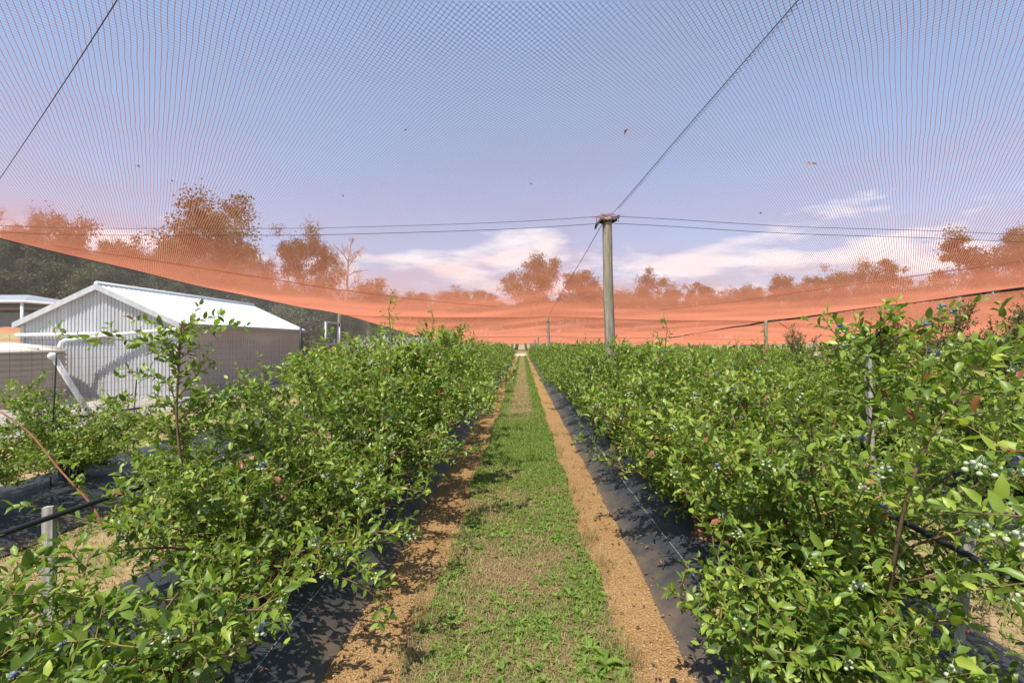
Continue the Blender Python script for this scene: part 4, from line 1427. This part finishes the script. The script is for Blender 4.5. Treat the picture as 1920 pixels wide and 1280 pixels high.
# gate in the side fence
gate = thing('metal_gate', (-10.0, 22.9, float(gh(0, 23))), 'grey tube frame gate with wire mesh beside the corner post', 'gate')
b = MB()
H = 2.78
b.tube(np.array([[0, 0, 0], [0, 0, H]]), .07, 10)
b.tube(np.array([[0, 1.75, 0], [0, 1.75, H]]), .06, 10)
for z in (H - .05, 1.62, .25):
    b.tube(np.array([[0, .05, z], [0, 1.7, z]]), .05, 8)
b.obj('gate_frame', M['steel'], gate)
b = MB()
for y in np.arange(.1, 1.7, .09):
    b.box((0, y, H / 2), (.008, .008, H - .2))
for z in np.arange(.3, H - .1, .16):
    b.box((0.009, .875, z), (.008, 1.6, .008))
b.obj('wire_infill', M['dark_steel'], gate)


# ------------------------------------------------------------------ the shed
SX0, SX1, SY0, SY1 = -15.25, -10.5, 13.6, 21.3
EZ, RZ = 2.22, 3.32
shed = thing('white_shed', ((SX0 + SX1) / 2, SY0, 0), 'white corrugated metal shed with gable roof behind the side net', 'shed')
ox, oy = (SX0 + SX1) / 2, SY0
hw = (SX1 - SX0) / 2


def corrug(n, amp, w_):
    """x positions and depth of a ribbed sheet"""
    xs = []; ds = []
    for k in range(n):
        for f_, d in ((0, 0), (.35, 0), (.5, amp), (.85, amp)):
            xs.append((k + f_) / n * w_); ds.append(d)
    xs.append(w_); ds.append(0)
    return np.array(xs), np.array(ds)


gz0 = float(gh(0, SY0))
xs_, ds_ = corrug(42, .028, 2 * hw)
xg = xs_ - hw
topz = RZ - np.abs(xg) / hw * (RZ - EZ) - .02
b = MB()
V = np.vstack([np.c_[xg, -ds_, np.full(len(xg), gz0)], np.c_[xg, -ds_, topz]])
k = len(xg)
b.add(V, [[i, i + 1, k + i + 1, k + i] for i in range(k - 1)])
V = np.vstack([np.c_[xg, np.full(k, SY1 - SY0), np.full(k, gz0)], np.c_[xg, np.full(k, SY1 - SY0), topz]])
b.add(V, [[i + 1, i, k + i, k + i + 1] for i in range(k - 1)])
b.obj('gable_wall', M['white_paint'], shed, smooth=False)
Ln = SY1 - SY0
ys_, ds_ = corrug(60, .028, Ln)
k = len(ys_)
b = MB()
for sx in (1, -1):
    V = np.vstack([np.c_[sx * (hw + ds_ * 1), ys_, np.full(k, gz0 - .05)], np.c_[sx * (hw + ds_), ys_, np.full(k, EZ)]])
    b.add(V, [[i, i + 1, k + i + 1, k + i] if sx > 0 else [i + 1, i, k + i, k + i + 1] for i in range(k - 1)])
b.obj('side_wall', M['tan_wall'], shed, smooth=False)
b = MB()
ys_, ds_ = corrug(44, .030, Ln + .3)
k = len(ys_)
for sx in (1, -1):
    for dz in (0, -.02):
        V = np.vstack([np.c_[np.zeros(k), ys_ - .15, RZ + ds_ + dz + .02], np.c_[np.full(k, sx * (hw + .16)), ys_ - .15, EZ - .07 + ds_ + dz + .02]])
        b.add(V, [[i, k + i, k + i + 1, i + 1] for i in range(k - 1)])
b.obj('roof', M['roof_white'], shed, smooth=False)
b = MB()
b.tube(np.array([[0, -.16, RZ + .06], [0, Ln + .16, RZ + .06]]), .075, 8)
b.obj('ridge_cap', M['roof_white'], shed)
for sx in (1, -1):
    b = MB()
    dz = (EZ - RZ - .07)
    n_ = 2
    for (ya, th_) in ((-.19, .04),):
        p = np.array([[0, RZ + .05], [sx * (hw + .2), EZ - .02]])
        d2 = np.array([0, -.17])
        q = np.array([p[0], p[1], p[1] + d2, p[0] + d2])
        V = np.vstack([np.c_[q[:, 0], np.full(4, ya), q[:, 1]], np.c_[q[:, 0], np.full(4, ya + th_), q[:, 1]]])
        b.add(V, [[0, 1, 2, 3], [7, 6, 5, 4], [0, 4, 5, 1], [1, 5, 6, 2], [2, 6, 7, 3], [3, 7, 4, 0]])
    b.obj('barge_board', M['white_paint'], shed, smooth=False)
for sx in (1, -1):
    b = MB()
    b.box((sx * (hw + .20), Ln / 2, EZ - .09), (.11, Ln + .3, .11))
    b.obj('gutter', M['grey_roof'], shed, smooth=False)
for sx, yy_ in ((1, 0.0), (1, Ln), (-1, 0.0)):
    b = MB(); b.box((sx * (hw + .025), yy_ - (.03 if yy_ == 0 else -.03), (EZ - .1 + gz0) / 2), (.10, .08, EZ - .1 - gz0))
    b.obj('corner_trim', M['white_paint'] if yy_ == 0 else M['dark_steel'], shed, smooth=False)
# downpipe across the gable to the tank, and the long white pipe along the gable
b = MB()
b.tube(smoothline([(hw + .2, -.08, EZ - .12), (hw + .05, -.16, EZ - .22), (hw - 1.2, -.25, EZ - .34), (-hw + 2.1, -.5, EZ - .52), (-hw + 1.85, -.62, EZ - .58), (-hw + 1.78, -.66, EZ - .72), (-hw + 1.78, -.66, 1.45)], 8), .055, 10)
b.obj('downpipe', M['white_pvc'], shed)
b = MB()
b.tube(np.array([[-hw - .15, -.11, EZ - .40], [hw - 2.0, -.11, EZ - .36]]), .06, 10)
b.obj('water_pipe', M['white_pvc'], shed)

# ------------------------------------------------------------------ the tank
tx, ty, tr = -14.2, 11.6, 1.6
tz = float(gh(0, ty))
tank = thing('water_tank', (tx, ty, tz), 'round beige ribbed water tank beside the shed', 'tank')
b = MB()
zz = np.linspace(0, 1.42, 90)
rr = tr + .02 * np.sign(np.sin(zz * 2 * math.pi / .142)) * np.abs(np.sin(zz * 2 * math.pi / .142)) ** .5
th = np.linspace(0, 2 * math.pi, 64, endpoint=False)
V = np.concatenate([np.c_[np.cos(th) * r, np.sin(th) * r, np.full(64, z)] for r, z in zip(rr, zz)])
b.add(V, [[i * 64 + j, i * 64 + (j + 1) % 64, (i + 1) * 64 + (j + 1) % 64, (i + 1) * 64 + j] for i in range(89) for j in range(64)])
b.obj('tank_body', M['tank'], tank)
b = MB()
pr = [(tr + .03, 1.40), (tr + .03, 1.45), (tr - .1, 1.47), (tr * .55, 1.585), (.35, 1.63), (.33, 1.70), (0.01, 1.71)]
V = np.concatenate([np.c_[np.cos(th) * r, np.sin(th) * r, np.full(64, z)] for r, z in pr])
b.add(V, [[i * 64 + j, i * 64 + (j + 1) % 64, (i + 1) * 64 + (j + 1) % 64, (i + 1) * 64 + j] for i in range(len(pr) - 1) for j in range(64)])
lid = b.obj('tank_lid', M['tank_lid'], tank)
b = MB()
for k_ in range(12):
    a = k_ * math.pi / 6
    p = np.array([[math.cos(a) * (tr - .05), math.sin(a) * (tr - .05), 1.49], [math.cos(a) * .5, math.sin(a) * .5, 1.63]])
    b.tube(p, .035, 5)
b.obj('lid_rib', M['tank_lid'], lid)

# ------------------------------------------------------------------ the far carport on the bank
cp = thing('carport', (-40.2, 34.5, 2.2), 'low grey roofed carport on the red bank behind the shed', 'carport')
b = MB()
for dz in (0, -.12):
    E = [[-5, -3.5, 2.3 + dz], [5.4, -3.5, 2.3 + dz], [5.4, 3.5, 2.3 + dz], [-5, 3.5, 2.3 + dz], [-1.4, 0, 3.1 + dz], [1.8, 0, 3.1 + dz]]
    b.add(E, [[0, 1, 5, 4], [2, 3, 4, 5]], [[1, 2, 5], [3, 0, 4]])
b.obj('roof', M['grey_roof'], cp, smooth=False)
b = MB()
b.tube(np.array([[-5, -3.55, 2.25], [5.45, -3.55, 2.25], [5.45, 3.55, 2.25]]), .09, 8)
b.obj('gutter', M['white_pvc'], cp)
b = MB(); b.box((0, 2.9, 1.0), (9.5, .2, 2.3)); b.box((-4.6, 0, 1.0), (.2, 5.6, 2.3)); b.obj('wall', M['dark_in'], cp, smooth=False)
for x_, y_ in ((-4.4, -3.4), (0, -3.4), (5.1, -3.4), (5.1, 2.9)):
    b = MB(); b.tube(np.array([[x_, y_, -.6], [x_, y_, 2.25]]), .09, 8); b.obj('roof_post', M['white_pvc'], cp)
b = MB(); b.box((.2, .6, .95), (4.0, 1.9, 1.5), taper=.92); b.obj('stored_crate', M['grey_roof'], cp, smooth=False)

# ------------------------------------------------------------------ white netted enclosure and shed far away
en = thing('netted_enclosure', (-16, 62, float(gh(0, 62))), 'white netted enclosure beyond the far end of left rows', 'enclosure')
b = MB()
P4 = [(-8, 0), (8.8, 0), (8.8, 12), (-8, 12)]
for (a, c) in ((0, 1), (1, 2)):
    (xa, ya), (xb, yb) = P4[a], P4[c]
    b.add([[xa, ya, 0], [xb, yb, 0], [xb, yb, 2.5], [xa, ya, 2.5]], [[0, 1, 2, 3]])
b.obj('white_mesh', M['veil_x'], en)
for x_, y_ in ((-8, 0), (-2.5, 0), (3, 0), (8.8, 0), (8.8, 6), (8.8, 12)):
    b = MB(); b.tube(np.array([[x_, y_ - .05, 0], [x_, y_ - .05, 2.6]]), .06, 6); b.obj('mesh_post', M['steel'], en)
fs = thing('pale_shed', (-8.3, 88, float(gh(0, 70))), 'small pale shed far beyond the lane end', 'shed')
b = MB(); b.box((0, 0, 1.2), (5.0, 4.0, 2.4)); b.obj('wall', M['white_paint'], fs, smooth=False)
b = MB()
for sx in (1, -1):
    b.add([[sx * 2.7, -2.2, 2.42], [sx * 2.7, 2.2, 2.42], [0, 2.2, 3.2], [0, -2.2, 3.2]], [[0, 1, 2, 3]])
b.add([[-2.6, -2.1, 2.41], [2.6, -2.1, 2.41], [0, -2.1, 3.15]], [[0, 1, 2]])
b.obj('roof', M['grey_roof'], fs, smooth=False)

# ------------------------------------------------------------------ trees
def tree_mesh(seed, H, Wd, trunk_frac, nclump, leaf=0.35, per=170, shape='gum', bare=False):
    r = np.random.default_rng(seed)
    tr_, cr = MB(), MB()
    n = 10
    t = np.linspace(0, 1, n)
    bend = np.cumsum(r.normal(0, .018 * H, (n, 2)), axis=0) * .5
    bend -= bend[0]
    top = H * (0.88 if shape == 'gum' else .97)
    T = np.c_[bend, t * top]
    r0 = .016 * H + .08
    tr_.tube(T, np.linspace(r0, r0 * .18, n), 8)
    ends = []
    nl = 17 if shape == 'gum' else 18
    for k in range(nl):
        u = trunk_frac + (0.97 - trunk_frac) * (k + r.random() * .6) / nl
        p = np.array([np.interp(u, t, T[:, i]) for i in range(3)])
        a = k * 2.4 + r.normal(0, .4)
        f = (u - trunk_frac) / (1 - trunk_frac)
        if shape == 'gum':
            env = math.sin(math.pi * min(1, .25 + .68 * f)) ** .6 * r.uniform(.65, 1.12)
        else:
            env = (1 - f) ** .8 + .06
        ln = Wd * .5 * env * r.uniform(.7, 1.05)
        el = r.uniform(.25, .8) if shape == 'gum' else r.uniform(-.05, .3)
        d = np.array([math.cos(a) * math.cos(el), math.sin(a) * math.cos(el), math.sin(el)])
        S = p + d * ln * np.linspace(0, 1, 6)[:, None] + np.r_[np.zeros((1, 3)), np.cumsum(r.normal(0, .03 * ln, (5, 3)), axis=0)]
        tr_.tube(S, np.linspace(r0 * .42 * (1 - .6 * u), r0 * .06, 6), 5, cap=False)
        ends.append(S[-1]); ends.append(S[3] + r.normal(0, .25, 3))
        for q in range(3 if not bare else 6):
            v = r.integers(2, 5)
            d2 = nrm(d + r.normal(0, .7, 3) + np.array([0, 0, .3]))
            S2 = S[v] + d2 * ln * r.uniform(.3, .6) * np.linspace(0, 1, 4)[:, None] + np.r_[np.zeros((1, 3)), r.normal(0, .02 * ln, (3, 3))]
            tr_.tube(S2, np.linspace(r0 * .16, r0 * .04, 4), 4, cap=False)
            ends.append(S2[-1])
            if bare:
                for q2 in range(3):
                    d3 = nrm(d2 + r.normal(0, .8, 3)); S3 = S2[2] + d3 * ln * .3 * np.linspace(0, 1, 3)[:, None]
                    tr_.tube(S3, np.linspace(r0 * .07, r0 * .02, 3), 3, cap=False)
    if bare:
        return tr_.mesh('trunk', M['deadwood']), None
    ends.append(T[-1])
    ends = np.array(ends)
    idx = r.permutation(len(ends))[:nclump]
    for i in idx:
        c = ends[i] + r.normal(0, .03 * Wd, 3)
        rad = Wd * r.uniform(.07, .14) * (1.0 if shape == 'gum' else .8)
        m = int(per * r.uniform(.6, 1.4))
        q = r.normal(0, 1, (m, 3)) * rad * np.array([.54, .54, .40])
        P = c + q
        D = nrm(r.normal(0, 1, (m, 3)) + np.array([0, 0, -.5]))
        N = nrm(r.normal(0, 1, (m, 3)) + np.array([0, 0, .4]))
        tint = np.clip(r.normal(.5, .18) + r.normal(0, .16, m), 0, 1)
        leaves(cr, P, D, N, leaf * r.uniform(.6, 1.3, m), tint, simple=True, wide=1.25)
    return tr_.mesh('trunk', M['bark']), cr.mesh('crown', M['gum'])


KINDS = {
    'gum': [tree_mesh(300 + i, 20, 14.5, .34, 92, .36, 230) for i in range(3)],
    'tall': [tree_mesh(320 + i, 20, 9.5, .44, 62, .34, 200) for i in range(3)],
    'bush': [tree_mesh(340 + i, 9, 9, .10, 50, .32, 170) for i in range(3)],
    'cone': [tree_mesh(360 + i, 20, 10, .12, 80, .36, 150, shape='cone') for i in range(2)],
    'dead': [tree_mesh(380, 20, 9, .35, 0, bare=True)],
}
BASEH = {'gum': (20, 13), 'tall': (20, 8.5), 'bush': (9, 9), 'cone': (20, 9), 'dead': (20, 9)}


def tree(kind, x, y, H, Wd, label, group=None, v=None, zb=None):
    ks = KINDS[kind]
    tm, cm = ks[(v if v is not None else int(rng.integers(len(ks))))]
    bh, bw = BASEH[kind]
    zb = float(gh(x, y)) if zb is None else zb
    nm = {'gum': 'gum_tree', 'tall': 'gum_tree', 'bush': 'bushy_tree', 'cone': 'conical_tree', 'dead': 'dead_tree'}[kind]
    root = thing(nm, (x, y, zb), label, 'tree', group, float(rng.uniform(0, 6.28)))
    root.scale = (Wd / bw, Wd / bw, H / bh)
    link('trunk', tm, root)
    if cm:
        link('crown', cm, root)
    return root


def tr_px(kind, px, wpx, ytop, d, label, group=None, v=None):
    """stand a tree at bearing px (photo columns) and distance d"""
    x = (px - 980) / 853 * d
    H = 1.6 + (642 - ytop) / 853 * d + .35
    tree(kind, x, d, H, wpx / 853 * d, label, group, v)


tr_px('gum', 392, 190, 378, 72, 'biggest gum tree with broad round crown, behind the shed roof', v=0)
tr_px('gum', 562, 95, 434, 74, 'gum tree with thin crown just left of the dead tree', v=1)
tr_px('tall', 606, 56, 452, 78, 'narrow gum tree beside the dead tree', v=1)
tr_px('dead', 646, 105, 420, 62, 'bare dead tree with pale forked branches, left of the clouds')
tr_px('gum', 110, 100, 404, 66, 'gum tree with flat topped crown, upper left behind the net', v=2)
tr_px('tall', 192, 66, 430, 68, 'slim gum tree with small tuft crown, between two taller trees on left', v=0)
tr_px('gum', 20, 70, 404, 64, 'gum tree at the left picture edge above the net rope', v=1)
tr_px('gum', 300, 90, 455, 62, 'lower gum tree left of the biggest gum tree', v=2)
tr_px('gum', 478, 66, 482, 66, 'lower gum tree right of the biggest gum tree', v=0)
tr_px('gum', 690, 100, 530, 90, 'round crowned tree right of the dead tree at lane left', v=0)
tr_px('cone', 738, 26, 545, 95, 'small pointed dark conifer in the far treeline, left one', v=0)
tr_px('cone', 768, 26, 549, 95, 'small pointed dark conifer in the far treeline, right one', v=1)
tr_px('gum', 847, 70, 543, 95, 'rounded tree below the cloud, left of the lane end', v=1)
tr_px('tall', 902, 62, 536, 95, 'small gum tree just left of the lane end', v=2)
tr_px('gum', 1003, 105, 485, 95, 'tallest gum tree near the lane end, left of the wooden post', v=2)
tr_px('tall', 1082, 85, 499, 95, 'gum tree with open crown just left of the wooden post', v=0)
tr_px('gum', 1160, 60, 548, 100, 'low tree directly right of the wooden post', v=1)
tr_px('gum', 1222, 80, 518, 100, 'open crowned gum tree below the right cloud', v=0)
tr_px('tall', 1300, 64, 524, 100, 'slim gum tree below the right cloud', v=1)
tr_px('gum', 1390, 66, 540, 105, 'low gum tree in the right treeline behind the seam post', v=2)
tr_px('tall', 1462, 52, 508, 105, 'gum tree with small high tuft in right treeline, left of two', v=0)
tr_px('tall', 1512, 60, 510, 100, 'gum tree with spreading tuft in right treeline', v=2)
tr_px('gum', 1580, 80, 503, 95, 'gum tree with flat crown in right treeline', v=1)
tr_px('tall', 1638, 66, 481, 92, 'gum tree with the highest round tuft in right treeline', v=1)
tr_px('cone', 1780, 120, 438, 82, 'large cone shaped tree right of centre behind the net', v=0)
tr_px('gum', 1862, 100, 468, 80, 'broad gum tree between the cone shaped tree and the picture edge', v=0)
tr_px('gum', 1925, 100, 428, 74, 'tall gum tree cut by the right picture edge', v=2)

# the darker forest behind the shed and the low trees along the horizon
GF = 'trees of the forest behind the shed'
for i in range(46):
    px = -120 + 780 * (i + rng.random()) / 46
    d = rng.uniform(50, 82)
    yt = np.interp(px, [-120, 0, 300, 500, 660], [420, 452, 470, 500, 560]) + rng.uniform(-12, 45)
    tr_px('tall' if rng.random() < .7 else 'gum', px, rng.uniform(60, 105), yt, d, 'dark tree in the forest behind the shed', GF)
for i in range(16):
    px = -60 + 680 * (i + rng.random()) / 16
    tr_px('bush', px, rng.uniform(60, 120), rng.uniform(560, 600), rng.uniform(46, 58), 'low bushy tree under the forest behind the shed', 'low trees under the forest')
for i in range(11):
    px = 910 + 150 * (i + rng.random()) / 11
    tr_px('tall', px, rng.uniform(45, 70), rng.uniform(550, 590), rng.uniform(84, 118), 'slender tree in the open grove beyond the lane end', 'open grove beyond the lane end')
GH = 'low trees along the horizon'
for i in range(52):
    px = 640 + 1330 * (i + rng.random()) / 52
    yt = rng.uniform(534, 590) - (10 if px > 1550 else 0)
    if 900 < px < 1065:
        continue
    tr_px('bush' if rng.random() < .55 else 'gum', px, rng.uniform(60, 120), yt, rng.uniform(98, 125), 'low tree in the treeline along the horizon', GH)
